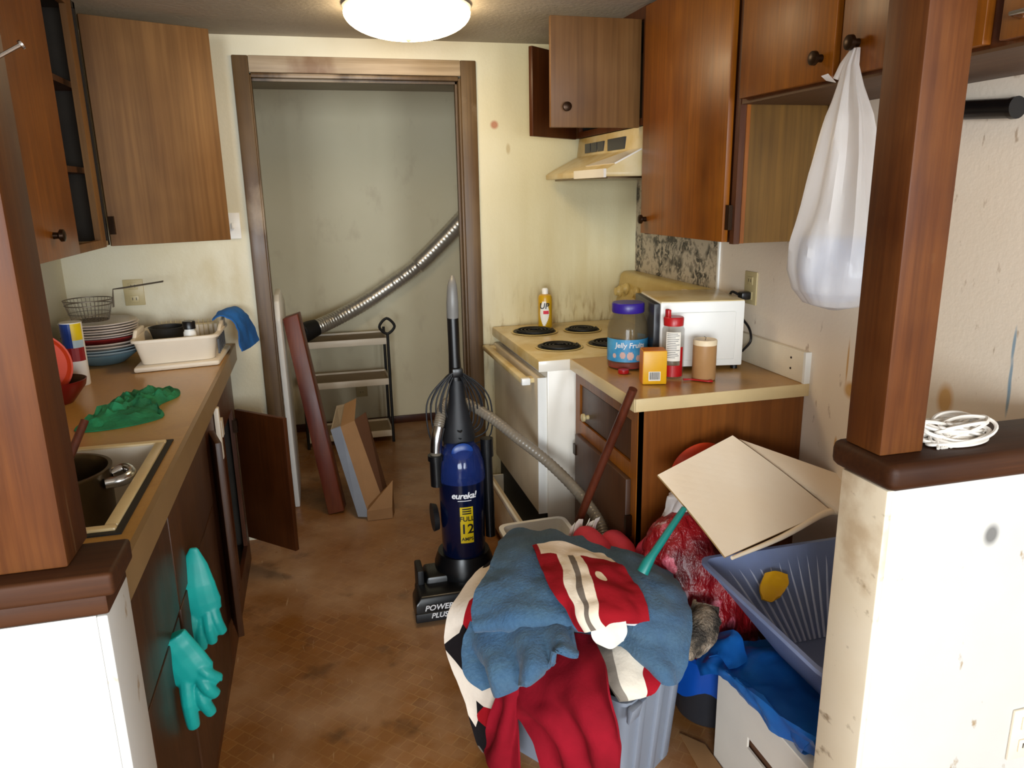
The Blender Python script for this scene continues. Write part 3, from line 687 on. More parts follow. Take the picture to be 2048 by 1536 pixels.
MB().lathe([(0, .945), (.04, .945), (.065, 1.038), (.068, 1.04), (.063, 1.04), (.038, .952), (0, .95)], (-.57, 3.09, 0), 32).build('bowl', 'blackm', sk2)
j = thing('spice_jar', (-.475, 2.955, .94), 'small glass jar with a black lid standing in the dish rack', 'jar')
MB().lathe([(0, .943), (.02, .943), (.022, .95), (.022, 1.035), (.018, 1.043), (.018, 1.05), (0, 1.05)], (-.47, 2.955, 0), 24).build('glass', 'white', j)
MB().lathe([(0, 1.048), (.0225, 1.048), (.0225, 1.074), (.02, 1.077), (0, 1.077)], (-.47, 2.955, 0), 24).build('lid', 'black', j)
bcl = MB().sheet([[(-.40, 3.05, 1.062), (-.385, 3.16, 1.075), (-.37, 3.24, 1.07)], [(-.362, 3.09, 1.066), (-.345, 3.19, 1.078), (-.335, 3.27, 1.074)],
                  [(-.325, 3.09, 1.035), (-.31, 3.19, 1.06), (-.30, 3.27, 1.05)], [(-.315, 3.06, .985), (-.295, 3.17, 1.0), (-.272, 3.275, .99)], [(-.31, 3.05, .93), (-.285, 3.15, .925), (-.258, 3.26, .932)]],
                 7, 7, .005, wrinkle(.006, 22, 4))
tag(bcl.build('dishcloth', 'bluecloth'), 'blue cloth hanging over the corner of the white dish rack', 'cloth')

# plates
def plate_mb(r, h=.022, mb=None):
    return MB().lathe([(0, 0), (r * .55, 0), (r * .6, .003), (r, h), (r + .001, h + .003), (r - .003, h + .004), (r * .6, .008), (0, .006)], (0, 0, 0), 48)
pz = .9145; px_, py_ = -.805, 3.10
bw = [('bowl', 'bowlblue', .122, .04, 'blue bowl at the very bottom of the stack of plates', 'bowl'), ('bowl', 'plateblue', .132, .03, 'pale blue bowl, second from the bottom of the plate stack', 'bowl'),
      ('dinner_plate', 'plateblue', .134, .024, 'pale blue plate in the stack, lowest of the three pale ones under the red plate', 'plate'), ('dinner_plate', 'plate', .135, .024, 'pale plate in the stack, middle one of three under the red plate', 'plate'), ('dinner_plate', 'plate', .136, .024, 'pale plate in the stack, directly under the red plate', 'plate'), ('dinner_plate', 'platered', .138, .030, 'red plate in the middle of the stack of plates', 'plate')]
for i, (nm, mt, r, h, lb, ct_) in enumerate(bw):
    o = plate_mb(r, h).build(nm, mt, base=(0, 0, 0)); o.location = (px_ + .004 * (i % 2), py_, pz); tag(o, lb, ct_)
    pz += h * .55 if nm == 'bowl' else .012
proto = plate_mb(.132, .02).build('dinner_plate', 'plate', base=(0, 0, 0))
nm = ['lowest', 'second lowest', 'third', 'fourth', 'fifth', 'uppermost']
for i in range(6):
    o = proto if i == 0 else clone(proto, (0, 0, 0))
    o.location = (px_ + .003 * math.sin(i * 2.1), py_ + .003 * math.cos(i * 3), pz + .004)
    tag(o, 'white china plate, %s of the six above the red plate' % nm[i], 'plate', 'white plates in the stack'); pz += .0095
bz = pz + .018
fb = thing('fry_basket', (-.84, 3.09, bz), 'round wire fry basket with a long handle on top of the plates', 'basket')
wb = MB(); bc_ = (-.832, 3.10)
for z, r in ((bz + .002, .062), (bz + .03, .071), (bz + .062, .079), (bz + .08, .083)):
    wb.tube([(bc_[0] + r * math.cos(a), bc_[1] + r * math.sin(a), z) for a in [i * PI / 20 for i in range(40)]], .002 if z > bz + .06 else .0011, 6, closed=True)
for i in range(36):
    a = i * PI / 18; wb.tube([(bc_[0] + .062 * math.cos(a), bc_[1] + .062 * math.sin(a), bz + .002), (bc_[0] + .083 * math.cos(a), bc_[1] + .083 * math.sin(a), bz + .08)], .0009, 5)
for k in range(-4, 5):
    y = k * .0135; L = math.sqrt(max(0, .062 ** 2 - y * y)); wb.tube([(bc_[0] - L, bc_[1] + y, bz + .002), (bc_[0] + L, bc_[1] + y, bz + .002)], .0009, 5); wb.tube([(bc_[0] + y, bc_[1] - L, bz + .002), (bc_[0] + y, bc_[1] + L, bz + .002)], .0009, 5)
wb.build('wire_bowl', 'wire', fb)
MB().tube([(-.752, 3.11, bz + .045), (-.747, 3.11, bz + .09), (-.745, 3.115, bz + .112), (-.715, 3.125, bz + .113), (-.575, 3.16, bz + .128)], .0024, 6).tube([(-.752, 3.122, bz + .045), (-.746, 3.122, bz + .112), (-.575, 3.166, bz + .130)], .0024, 6).build('handle', 'wire', fb)

# canister, orange lid, dark red bowl
cn = thing('snack_canister', (-.765, 2.735, .914), 'tall canister with a blue, yellow and red label by the plates', 'canister')
cc = (-.797, 2.735)
MB().lathe([(0, .9145), (.031, .9145), (.033, .918), (.033, 1.128), (0, 1.128)], (*cc, 0), 32).build('body', 'white', cn)
lb = MB(); arc_patch(lb, cc, .033, 1.045, 1.125, -2.6, .2, mi=0); arc_patch(lb, cc, .033, 1.07, 1.125, .2, 1.3, mi=1); arc_patch(lb, cc, .033, 1.045, 1.07, .2, 1.3, mi=3); arc_patch(lb, cc, .033, 1.0, 1.045, -2.6, 1.3, mi=2)
lb.build('label', ['label_blue', 'yellow', 'label_red', 'plateblue'], cn)
MB().lathe([(0, 1.127), (.034, 1.127), (.034, 1.137), (.03, 1.14), (0, 1.14)], (*cc, 0), 32).build('lid', 'clear', cn)
R = Matrix.Rotation(math.radians(68), 4, 'Y') @ Matrix.Rotation(.3, 4, 'X')
M = Matrix.Translation((-.865, 2.56, 1.025)) @ Matrix.Rotation(math.radians(14), 4, 'Y') @ Matrix.Rotation(math.radians(8), 4, 'Z')
tag(MB().lathe([(0, .0), (.09, 0), (.105, .008), (.108, .02), (.103, .02), (.09, .006), (0, .005)], (0, 0, 0), 40, axis='-y', M=None).build('orange_dish', 'orange', base=(0, 0, 0)), 'orange-red plastic dish standing on edge beside the left post', 'dish').matrix_world = M
db = thing('glazed_bowl', (-.815, 2.55, .914), 'dark red glazed bowl, brown inside, on the worktop behind the left post', 'bowl')
MB().lathe([(0, .9145), (.045, .9145), (.05, .92), (.085, .965), (.09, .985), (.087, .986)], (-.80, 2.50, 0), 40).build('outer_glaze', 'darkred', db)
MB().lathe([(.087, .986), (.08, .966), (.045, .926), (0, .922)], (-.80, 2.50, 0), 40).build('inner_glaze', 'brownin', db)

# outlets and switch
def plate_wall(name, c, ax, w, h, mat, label, kind='outlet', sock=True):
    t = thing(name, c, label, kind)
    def bx(du0, du1, z0, z1, d0, d1):
        if ax == 'y': return (c[0] + du0, c[1] - d1, c[2] + z0), (c[0] + du1, c[1] - d0, c[2] + z1)
        return (c[0] - d1, c[1] + du0, c[2] + z0), (c[0] - d0, c[1] + du1, c[2] + z1)
    lo, hi = bx(-w / 2, w / 2, -h / 2, h / 2, 0, .006); MB().box(lo, hi, bev=.002).build('cover_plate', mat, t)
    if sock:
        for s in (-1, 1):
            lo, hi = bx(-.017, .017, s * .026 - .014, s * .026 + .014, .006, .009); so = MB().box(lo, hi, bev=.001).build('socket', mat, t)
            q = MB()
            for d in (-.007, .007): lo, hi = bx(d - .0012, d + .0012, s * .026 - .005, s * .026 + .006, .009, .0095); q.box(lo, hi)
            q.build('slots', 'ink', so)
    else:
        lo, hi = bx(-.005, .005, -.012, .012, .006, .014); MB().box(lo, hi, bev=.001).build('toggle', mat, t)
    return t
plate_wall('wall_outlet', (-.722, YB, 1.148), 'y', .075, .105, 'almond', 'almond wall outlet above the dish rack, behind the fry basket handle')
plate_wall('light_switch', (-.315, YB, 1.402), 'y', .06, .105, 'white', 'white light switch between the open cabinet door and the doorway', 'switch', False)
plate_wall('wall_outlet', (XR, 2.345, 1.175), 'x', .075, .115, 'almond', 'almond wall outlet with a black plug, above the microwave')
plate_wall('wall_outlet', (1.298, .985, .455), 'y', .075, .115, 'cream', 'cream wall outlet low on the white right half wall')
plate_wall('wall_outlet', (.233, 4.95, .262), 'y', .075, .115, 'almond', 'almond wall outlet on the far room wall behind the shelf cart')

# rubber gloves
def glove(name, cuff, palm, fingers, label):
    """cuff: two edge points; palm: list of centre points with half widths; fingers: list of (root, tip)"""
    mb = MB(); pts, ws = zip(*palm)
    mb.tube(pts, list(ws), 14, flat=((0, 1, 0), .4), res=4)
    for a, b, r in fingers:
        a = Vector(a); b = Vector(b); mid = (a + b) / 2 + Vector((0, -.010, 0)); end = b + (b - a).normalized() * .003
        mb.tube([a, mid, b, end], [r * 1.15, r * 1.1, r * .95, r * .4], 10, res=3)
    o = mb.build(name, 'glove')
    md = o.modifiers.new('remesh', 'REMESH'); md.mode = 'VOXEL'; md.voxel_size = .0028; md.use_smooth_shade = True
    md = o.modifiers.new('smooth', 'SMOOTH'); md.iterations = 2
    return tag(o, label, 'glove', 'teal rubber gloves')
glove('rubber_glove', None, [((-0.339, 1.800, 0.699), .010), ((-0.342, 1.800, 0.654), .031), ((-0.342, 1.790, 0.606), .044), ((-0.339, 1.790, 0.558), .050), ((-0.333, 1.790, 0.529), .044)],
      [((-0.313, 1.790, 0.540), (-0.297, 1.790, 0.471), .0135), ((-0.324, 1.785, 0.531), (-0.321, 1.785, 0.451), .0135), ((-0.341, 1.790, 0.524), (-0.347, 1.790, 0.435), .0135), ((-0.357, 1.790, 0.547), (-0.367, 1.790, 0.452), .0125)], 'teal rubber glove hanging from the left base cabinet, the higher of the pair')
glove('rubber_glove', None, [((-0.370, 1.560, 0.607), .042), ((-0.357, 1.560, 0.579), .044), ((-0.339, 1.550, 0.550), .047), ((-0.327, 1.550, 0.522), .048), ((-0.320, 1.550, 0.506), .038)],
      [((-0.318, 1.550, 0.546), (-0.276, 1.550, 0.499), .0125), ((-0.312, 1.545, 0.517), (-0.286, 1.545, 0.465), .0135), ((-0.321, 1.550, 0.491), (-0.301, 1.550, 0.418), .0135), ((-0.341, 1.550, 0.520), (-0.340, 1.550, 0.393), .0150)], 'teal rubber glove with spread fingers, the lower of the pair on the left cabinet')
# ------------------------------------------------------------------ right wall cabinets
FX = 1.17
c = thing('wall_cabinet', (1.32, 2.95, 1.74), 'short wall cabinet over the range hood, both doors open', 'cabinet')
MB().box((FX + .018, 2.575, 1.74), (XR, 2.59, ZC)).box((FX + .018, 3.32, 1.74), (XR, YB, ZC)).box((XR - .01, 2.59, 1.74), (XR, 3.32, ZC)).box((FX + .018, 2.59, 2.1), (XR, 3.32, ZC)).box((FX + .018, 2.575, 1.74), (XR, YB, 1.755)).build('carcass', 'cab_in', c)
MB().box((FX, 2.575, 1.74), (FX + .018, 2.62, ZC)).box((FX, 3.29, 1.74), (FX + .018, YB, ZC)).box((FX, 2.62, 1.74), (FX + .018, 3.29, 1.765)).box((FX, 2.62, 2.09), (FX + .018, 3.29, ZC)).build('face_frame', 'cab_dark', c)
d = door_panel(c, (FX - .002, 2.635), (.832, 2.628), 1.733, 2.092, 'cab_back', flip=-1); d['label'] = 'near door standing open towards the room'
knob(d, (.885, 2.628, 1.80), '-y')
d = door_panel(c, (FX - .002, 3.315), (.905, 3.10), 1.737, 2.08, 'cab_dark', flip=-1); d['label'] = 'far door open against the back wall, its edge showing'  # darker wood than the near door, painting its backlit shade
c = thing('wall_cabinet', (1.325, 2.265, 1.36), 'tall reddish wall cabinet above the microwave', 'cabinet')
MB().box((FX + .018, 1.985, 1.362), (XR, 2.57, ZC - .002)).build('carcass', 'cab_dark', c)
MB().box((FX, 1.962, 1.36), (FX + .018, 1.985, ZC - .002)).build('frame_stile', 'cab_dark', c)
MB().box((FX, 2.555, 1.36), (FX + .018, 2.573, ZC - .002)).build('frame_stile', 'cab_dark', c)
ep = MB().box((FX + .018, 1.966, 1.362), (XR, 1.985, ZC - .002)).build('end_panel', 'cab_ply', c)
MB().box((XR - .03, 1.958, 1.362), (XR - .002, 1.966, 1.74)).build('edge_strip', 'cab_ply', c)
MB().box((FX + .018, 1.958, 1.362), (FX + .03, 1.966, 1.74)).build('edge_strip', 'cab', c)
d = MB().box((FX - .019, 1.995, 1.365), (FX, 2.568, ZC - .012), bev=.002).build('door', 'cab', c)
knob(d, (FX - .019, 2.525, 1.415), '-x'); MB().box((FX - .012, 1.975, 1.40), (FX + .001, 1.995, 1.47)).build('hinge', 'bronze', d)
c = thing('wall_cabinet', (1.325, 1.35, 1.74), 'orange-brown wall cabinet over the empty fridge space, bag hung on it', 'cabinet')
MB().box((FX + .018, .72, 1.745), (XR, 1.956, ZC - .002)).build('carcass', 'cab_dark', c)
MB().box((FX, .72, 1.74), (XR, 1.957, 1.746)).build('bottom_panel', 'cab_soffit', c)
MB().box((FX, .72, 1.746), (FX + .018, 1.957, ZC - .002)).build('face_frame', 'cab_dark', c)
for ya, yb, ky, kz in ((1.556, 1.942, 1.598, 1.80), (1.155, 1.532, 1.478, 1.812), (.735, 1.122, None, 0)):
    d = MB().box((FX - .019, ya, 1.752), (FX, yb, ZC - .012), bev=.002).build('door', 'cab', c)
    if ky: knob(d, (FX - .019, ky, kz), '-x')
    else: MB().tube([(FX - .02, 1.085, 1.782), (FX - .045, 1.08, 1.785), (FX - .045, 1.01, 1.785), (FX - .02, 1.005, 1.782)], .004, 8).build('handle', 'chrome', d)

# range hood
hd = thing('range_hood', (1.24, 2.95, 1.56), 'cream range hood with a flared front under the short wall cabinet', 'range hood')
def hx(y0, y1, prof, mb, mi=0, bev=.003): mb.prism([(x, y0, z) for x, z in prof], (0, y1 - y0, 0), mi, bev); return mb
hx(2.60, 3.30, [(1.475, 1.738), (1.175, 1.738), (1.165, 1.66), (1.06, 1.608), (1.02, 1.585), (1.02, 1.565), (1.475, 1.565)], MB()).build('shell', 'enamel_tan', hd)
MB().prism([(1.018, 2.598, 1.562), (1.018, 2.92, 1.562), (1.018, 2.92, 1.592), (1.018, 2.598, 1.592)], (.01, 0, 0)).prism([(1.166, 2.6, 1.657), (1.063, 2.6, 1.607), (1.063, 2.9, 1.607), (1.166, 2.70, 1.657)], (-.004, 0, .004)).build('whiter_front', 'enamel', hd)  # whiter skin over the near half of the hood front
vt = MB()
for g in range(3): vt.box((1.164, 2.98 + g * .075, 1.672), (1.172, 3.045 + g * .075, 1.71))
vt.box((1.163, 2.76, 1.668), (1.172, 2.93, 1.712)); vt.build('vent_slots', 'dark', hd)
MB().box((1.05, 2.64, 1.558), (1.44, 3.26, 1.566)).build('filter', 'steel', hd)

# range
rg = thing('electric_range', (1.10, 2.95, 0), 'white electric range with four black burners and its drawer pulled out', 'stove')
MB().box((.80, 2.583, .02), (1.46, 3.325, .885), bev=.004).build('body', 'enamel', rg)
MB().box((.765, 2.576, .872), (1.46, 3.33, .916), bev=.008).build('cooktop', 'enamel_tan', rg)
MB().box((.764, 2.5755, .872), (.90, 2.5775, .912), bev=.001).build('front_corner_trim', 'enamel', rg)
ov = MB().box((.765, 2.60, .30), (.80, 3.31, .845), bev=.006).build('oven_door', 'oven_shaded', rg)
MB().box((.7655, 2.594, .30), (.80, 2.60, .845)).build('door_edge', 'white', ov)
MB().box((.712, 2.63, .815), (.745, 3.31, .838), bev=.006).box((.74, 2.64, .818), (.767, 2.68, .835)).box((.74, 3.26, .818), (.767, 3.30, .835)).build('handle', 'enamel_tan', ov)
MB().box((.7122, 2.622, .813), (.746, 2.645, .84), bev=.004).build('handle_cap', 'white', ov)
dw = MB().box((.69, 2.60, .05), (.715, 3.31, .255), bev=.004).build('drawer_front', 'oven_shaded', rg)
MB().box((.715, 2.63, .06), (1.1, 2.64, .21)).box((.715, 3.27, .06), (1.1, 3.28, .21)).box((.715, 2.64, .06), (1.1, 3.27, .068)).build('drawer_box', 'white', dw)
MB().box((.689, 2.598, .235), (.70, 3.312, .258), bev=.002).build('drawer_rim', 'white', dw)
MB().box((.79, 2.59, .06), (.802, 3.32, .30)).build('cavity_shade', 'blackm', rg)  # flat black plate painting the shade inside the drawer opening
for bx, by, r, lab in ((.912, 3.135, .096, 'large'), (1.124, 3.105, .078, 'small'), (.912, 2.785, .088, 'small'), (1.125, 2.775, .09, 'large')):
    b = MB().lathe([(0, .917), (r, .917), (r + .008, .9195), (r + .004, .9215), (r - .004, .919)], (bx, by, 0), 36).build('burner', 'enamel_yel', rg)
    MB().lathe([(0, .9185), (r - .008, .9185), (r - .002, .9215), (r - .005, .9220), (r - .012, .9200), (0, .9192)], (bx, by, 0), 36).build('drip_pan', 'blackm', b)
    co = [(bx + (.018 + (r - .03) * i / 90) * math.cos(i * .28), by + (.018 + (r - .03) * i / 90) * math.sin(i * .28), .9255) for i in range(91)]
    MB().tube(co, .0042, 6).build('coil', 'blackm', b)
bg = MB().prism([(1.385, 2.585, .985), (1.37, 2.585, 1.0), (1.392, 2.585, 1.13), (1.41, 2.585, 1.145), (1.47, 2.585, 1.145), (1.47, 2.585, .985)], (0, .74, 0), bev=.008).box((1.405, 2.60, .91), (1.47, 3.31, .99)).build('backguard', 'enamel_yel', rg)
MB().box((1.3745, 2.60, .975), (1.40, 3.31, .986)).build('dark_slot', 'blackm', bg)  # black strip for the dark slot line below the backguard
for ky, kz in ((3.285, 1.055), (3.215, 1.075), (3.10, 1.068), (3.02, 1.06), (2.72, 1.06)):
    MB().lathe([(0, 0), (.027, 0), (.027, .008), (.02, .014), (.018, .026), (0, .028)], (1.380 + (kz - 1.06) * .17, ky, kz), 20, axis='-x').build('control_knob', 'enamel_yel', bg)
MB().box((1.383, 2.584, 1.085), (1.40, 2.68, 1.135)).build('end_label', 'cream', bg)

# can on the cooktop
cn = thing('spray_can', (.985, 3.215, .917), 'yellow spray cleaner can on the back of the cooktop', 'spray can')
k = (.985, 3.21)
MB().lathe([(0, .9225), (.031, .9225), (.032, .926), (.032, 1.055), (.028, 1.066), (.014, 1.072), (0, 1.072)], (*k, 0), 28).build('body', 'canyel', cn)
MB().lathe([(0, 1.07), (.014, 1.071), (.0145, 1.092), (.010, 1.098), (0, 1.098)], (*k, 0), 20).build('nozzle', 'white', cn)
lb = MB()
for i in range(14):
    z = .932 + i * .0078; w = .85 * math.sin(PI * (i + .7) / 15.2); arc_patch(lb, k, .032, z, z + .0079, -.55 - w * .6 , -.35 + w * .75, 8)
lb.build('label', 'paper', cn)
text_round('lettering', 'UP', .036, k, .0328, 1.02, -.45, 'dark', cn, italic=.15)
lb = MB(); arc_patch(lb, k, .0329, .985, 1.0, -.55, .2, 8); lb.build('label_band', 'pink', cn)

# right base cabinet, worktop and backsplash
c = thing('base_cabinet', (1.19, 2.28, 0), 'brown base cabinet under the right worktop, plain end panel facing the room', 'cabinet')
MB().box((.925, 2.022, .06), (XR, 2.56, .876)).box((.97, 2.03, 0), (XR, 2.56, .06)).build('carcass', 'cab_in', c)
MB().box((.908, 2.004, 0), (XR - .002, 2.022, .876)).build('end_panel', 'cab_end', c)
MB().box((.905, 2.004, .03), (.925, 2.05, .876)).box((.905, 2.52, .03), (.925, 2.565, .876)).box((.905, 2.05, .83), (.925, 2.52, .876)).box((.905, 2.05, .635), (.925, 2.52, .69)).box((.905, 2.05, .03), (.925, 2.52, .12)).build('face_frame', 'cab', c)
d = MB().box((.91, 2.06, .695), (.922, 2.51, .825), bev=.002).build('drawer_front', 'cab_low', c); knob(d, (.91, 2.44, .725), '-x', 'almond', .015)
d = MB().box((.886, 2.04, .10), (.905, 2.52, .64), bev=.003).build('door', 'cab_low', c)
MB().box((.882, 2.505, .56), (.888, 2.53, .60)).build('latch', 'bronze', d); MB().box((.884, 2.028, .45), (.905, 2.042, .52)).build('hinge', 'bronze', d)
w = thing('countertop', (1.18, 2.28, .876), 'tan laminate worktop with a cream edge on the right, microwave standing on it', 'worktop')
MB().box((.89, 1.99, .878), (XR, 2.572, .914)).build('slab', 'lam', w)
MB().box((.886, 1.984, .874), (XR, 1.99, .9145), bev=.0015).box((.884, 1.984, .874), (.89, 2.572, .9145), bev=.0015).build('edge_band', 'lam_cream', w)
bs = MB().box((XR - .02, 1.995, .9145), (XR, 2.57, 1.015), bev=.002).build('backsplash', 'lam_splash', w)
MB().box((XR - .021, 1.985, .9145), (XR + 0, 1.996, 1.015)).build('end_cap', 'white', bs)
sc = MB()
for z in (.95, .985): sc.lathe([(0, 0), (.004, 0), (.003, .002), (0, .002)], (XR - .02, 2.06, z), 10, axis='-x')
sc.build('screw', 'bronze', bs)

# microwave
mw = thing('microwave', (1.26, 2.42, .914), 'white microwave standing on the right worktop, its side facing the room', 'microwave')
A = Matrix.Translation((1.105, 2.285, .916)) @ Matrix.Rotation(math.radians(-11), 4, 'Z')
W_, D_, H_ = .288, .287, .235
MB().box((0, 0, .012), (W_, D_, H_), M=A, bev=.005).build('case', 'white', mw)
MB().box((.03, -.004, .035), (W_ - .03, .002, H_ - .035), M=A, bev=.004).build('side_panel', 'white', mw)
MB().box((-.022, .004, .014), (0, D_ - .004, H_ - .004), M=A, bev=.004).build('door', 'dark', mw)
MB().box((.002, .002, H_ - .002), (W_ - .002, D_ - .002, H_ + .002), M=A, bev=.001).build('lamplit_top', 'enamel_tan', mw)  # tan sheet paints the ceiling lamp's light on the white top
for fx, fy in ((.02, .02), (W_ - .02, .02), (.02, D_ - .02), (W_ - .02, D_ - .02)):
    MB().lathe([(0, -.001), (.012, -.001), (.012, .013), (0, .013)], A @ Vector((fx, fy, 0)), 14).build('foot', 'black', mw)
pl = thing('power_cord', (1.46, 2.33, 1.02), 'black power cord plugged in above the microwave and drooping behind it', 'cord')
MB().box((1.435, 2.33, 1.135), (1.472, 2.362, 1.163), bev=.006).build('plug', 'black', pl)
MB().tube([(1.44, 2.35, 1.15), (1.42, 2.375, 1.16), (1.425, 2.385, 1.12), (1.45, 2.35, 1.07), (1.452, 2.30, 1.04), (1.445, 2.275, 1.0), (1.43, 2.30, .96)], .0045, 8, res=6).build('cable', 'black', pl)

# things in front of the microwave
j = thing('snack_jar', (1.04, 2.395, .914), 'big clear jar with a purple lid and a blue label on the right worktop', 'jar')
k = (1.035, 2.395); r = .071
MB().lathe([(0, .9155), (r - .006, .9155), (r, .922), (r, 1.055), (r - .006, 1.075), (.055, 1.10), (.05, 1.106), (.05, 1.12), (.047, 1.12), (.047, 1.104), (r - .009, 1.073), (r - .003, 1.053), (r - .003, .924), (0, .919)], (*k, 0), 40).build('body', 'clear', j)
MB().lathe([(0, 1.108), (.054, 1.108), (.056, 1.112), (.056, 1.138), (.053, 1.142), (0, 1.142)], (*k, 0), 40).build('lid', 'purple', j)
lb = MB(); arc_patch(lb, k, r, .944, 1.022, -1.7, 2.2, 30, lift=.0008); lb = lb.build('label', 'bluelab', j)
text_round('lettering', 'Jelly Fruits', .025, k, r + .001, 1.002, -.26, 'inkwhite', lb, italic=.1)
dots = MB()
for a, z, s in ((-1.05, .965, .007), (-.62, .968, .010), (-.25, .966, .012), (.15, .958, .009)):
    for q in range(5):
        h = s * math.sqrt(1 - ((q - 2) / 2.5) ** 2); arc_patch(dots, k, r + .001, z + (q - 2.5) * s * .45, z + (q - 1.5) * s * .45, a - h / r, a + h / r, 4)
dots.build('printed_fruit', 'pinkdot', lb)
MB().lathe([(0, .9195), (r - .005, .9195), (r - .005, .938), (r * .6, .944), (0, .941)], (*k, 0), 30).build('red_sweets', 'red', j)
j = thing('red_lid_jar', (1.118, 2.205, .914), 'slim clear jar with a red lid between the big jar and the candle', 'jar')
k = (1.114, 2.205); r = .036
MB().lathe([(0, .9155), (r - .003, .9155), (r, .92), (r, 1.075), (r - .006, 1.088), (r - .008, 1.092), (0, 1.092)], (*k, 0), 32).build('body', 'clear', j)
MB().lathe([(0, 1.088), (r - .004, 1.088), (r - .003, 1.112), (r - .006, 1.116), (0, 1.116)], (*k, 0), 32).box((1.09, 2.20, 1.11), (1.103, 2.222, 1.14), bev=.003).build('lid', 'red', j)
lb = MB(); arc_patch(lb, k, r, .975, 1.07, -1.1, .25, 12); lb = lb.build('label', 'paper', j)
tx = MB()
for i in range(14): arc_patch(tx, k, r + .001, 1.064 - i * .006, 1.0655 - i * .006, -1.0, -.05 + .2 * math.sin(i * 2.3), 6)
tx.build('small_print', 'dark', lb)
lb = MB(); arc_patch(lb, k, r, .922, .96, -1.1, .6, 12); arc_patch(lb, k, r, .96, 1.02, .27, .6, 5); lb.build('red_band', 'red', j)
cd = thing('pillar_candle', (1.2, 2.14, .914), 'tan pillar candle standing in front of the microwave', 'candle')
k = (1.197, 2.145)
MB().lathe([(0, .9155), (.036, .9155), (.038, .918), (.038, 1.035), (.038, 1.036)], (*k, 0), 32).build('body', 'wax', cd)
MB().lathe([(.0385, 1.03), (.0385, 1.044), (.036, 1.047), (.028, 1.044), (0, 1.043)], (*k, 0), 32).build('melted_top', 'waxtop', cd)
MB().tube([(*k, 1.042), (k[0] + .003, k[1], 1.052), (k[0] - .004, k[1], 1.056)], .001, 6).build('wick', 'ink', cd)
yb = thing('yellow_carton', (1.015, 2.13, .914), 'small yellow carton with a barcode at the corner of the right worktop', 'box')
A = Matrix.Translation((.978, 2.135, .9155)) @ Matrix.Rotation(math.radians(-14), 4, 'Z')
MB().box((0, 0, 0), (.076, .062, .108), M=A, bev=.003).build('carton', 'boxyel', yb)
MB().box((-.0008, .002, .002), (0.001, .06, .106), M=A).box((.002, .002, .1075), (.074, .06, .1088), M=A).build('side_print', 'boxor', yb)
MB().box((.018, -.0008, .012), (.056, .001, .042), M=A).build('barcode_panel', 'paper', yb)
br = MB(); x = .021
for i in range(17):
    wd = (.0007, .0014, .001)[i % 3]; br.box((x, -.0012, .016), (x + wd, 0, .040), M=A); x += .0019
br.build('barcode', 'dark', yb)
tag(MB().lathe([(0, .9155), (.018, .9155), (.019, .918), (.018, .928), (0, .93)], (.982, 2.30, 0), 24).build('bottle_cap', 'red'), 'small red cap on the worktop in front of the purple-lidded jar', 'cap')
tag(MB().tube([(1.125, 2.145, .919), (1.15, 2.135, .919), (1.185, 2.10, .919), (1.20, 2.098, .919)], [.007, .006, .006, .009], 10, flat=((0, 0, 1), .5), res=4).build('plastic_spoon', 'red'), 'red plastic spoon lying by the foot of the candle', 'spoon')
st = tag(MB().tube([(.872, 1.968, .952), (.80, 2.12, .58), (.712, 2.29, .13)], .0135, 12).build('wooden_stick', 'stick'), 'reddish wooden stick leaning on the corner of the right worktop', 'stick')

# hanging bag
bag = thing('plastic_bag', (1.09, 1.43, 1.27), 'white plastic carrier bag hanging from a cabinet knob', 'bag')
def bag_mb(scale=1.0, z0=0, zmax=99, seed=0):
    S = [(1.80, 1.143, 1.472, .006, .010), (1.765, 1.132, 1.468, .012, .018), (1.72, 1.118, 1.448, .022, .030), (1.66, 1.105, 1.425, .038, .050), (1.58, 1.098, 1.415, .052, .068), (1.48, 1.092, 1.41, .068, .086),
         (1.40, 1.088, 1.408, .082, .102), (1.34, 1.088, 1.41, .086, .106), (1.30, 1.086, 1.405, .078, .094), (1.27, 1.084, 1.40, .055, .066), (1.258, 1.084, 1.395, .012, .015)]
    S = [q for q in S if q[0] <= zmax]; n = 56; vs = []; fs = []
    rows = []
    for i in range(len(S) - 1):
        for t in range(6): rows.append([S[i][k] + (S[i + 1][k] - S[i][k]) * t / 6 for k in range(5)])
    rows.append(list(S[-1]))
    for z, x, y, rx, ry in rows:
        for q in range(n):
            a = 2 * PI * q / n
            w = 1 + .15 * math.sin(a * 8 + 1.5 * math.sin(z * 7)) * max(0, min(1, (z - 1.30) * 4)) + .09 * noise.noise(Vector((math.cos(a) * 5, math.sin(a) * 5 + seed, z * 3))) + .10 * noise.noise(Vector((math.cos(a) * 2 + seed, math.sin(a) * 2, z * 9)))
            vs.append((x + rx * w * scale * math.cos(a), y + ry * w * scale * math.sin(a), z + z0))
    for i in range(len(rows) - 1):
        for q in range(n):
            p = (q + 1) % n; fs.append([i * n + q, i * n + p, (i + 1) * n + p, (i + 1) * n + q])
    fs.append([q for q in range(n)][::-1]); fs.append([(len(rows) - 1) * n + q for q in range(n)])
    return MB().add(vs, fs, 0, True)
bag_mb().build('bag_film', 'bagfilm', bag)
MB().sheet([[(1.12, 1.50, 1.735), (1.11, 1.515, 1.755)], [(1.115, 1.525, 1.742), (1.105, 1.53, 1.752)]], 4, 4, .002).tube([(1.143, 1.478, 1.80), (1.128, 1.492, 1.77), (1.12, 1.50, 1.742)], .006, 8).build('torn_handle', 'bagfilm', bag)
ins = bag_mb(.80, .012, 1.41, 5); ins.build('bag_contents', 'bagstuff', bag)
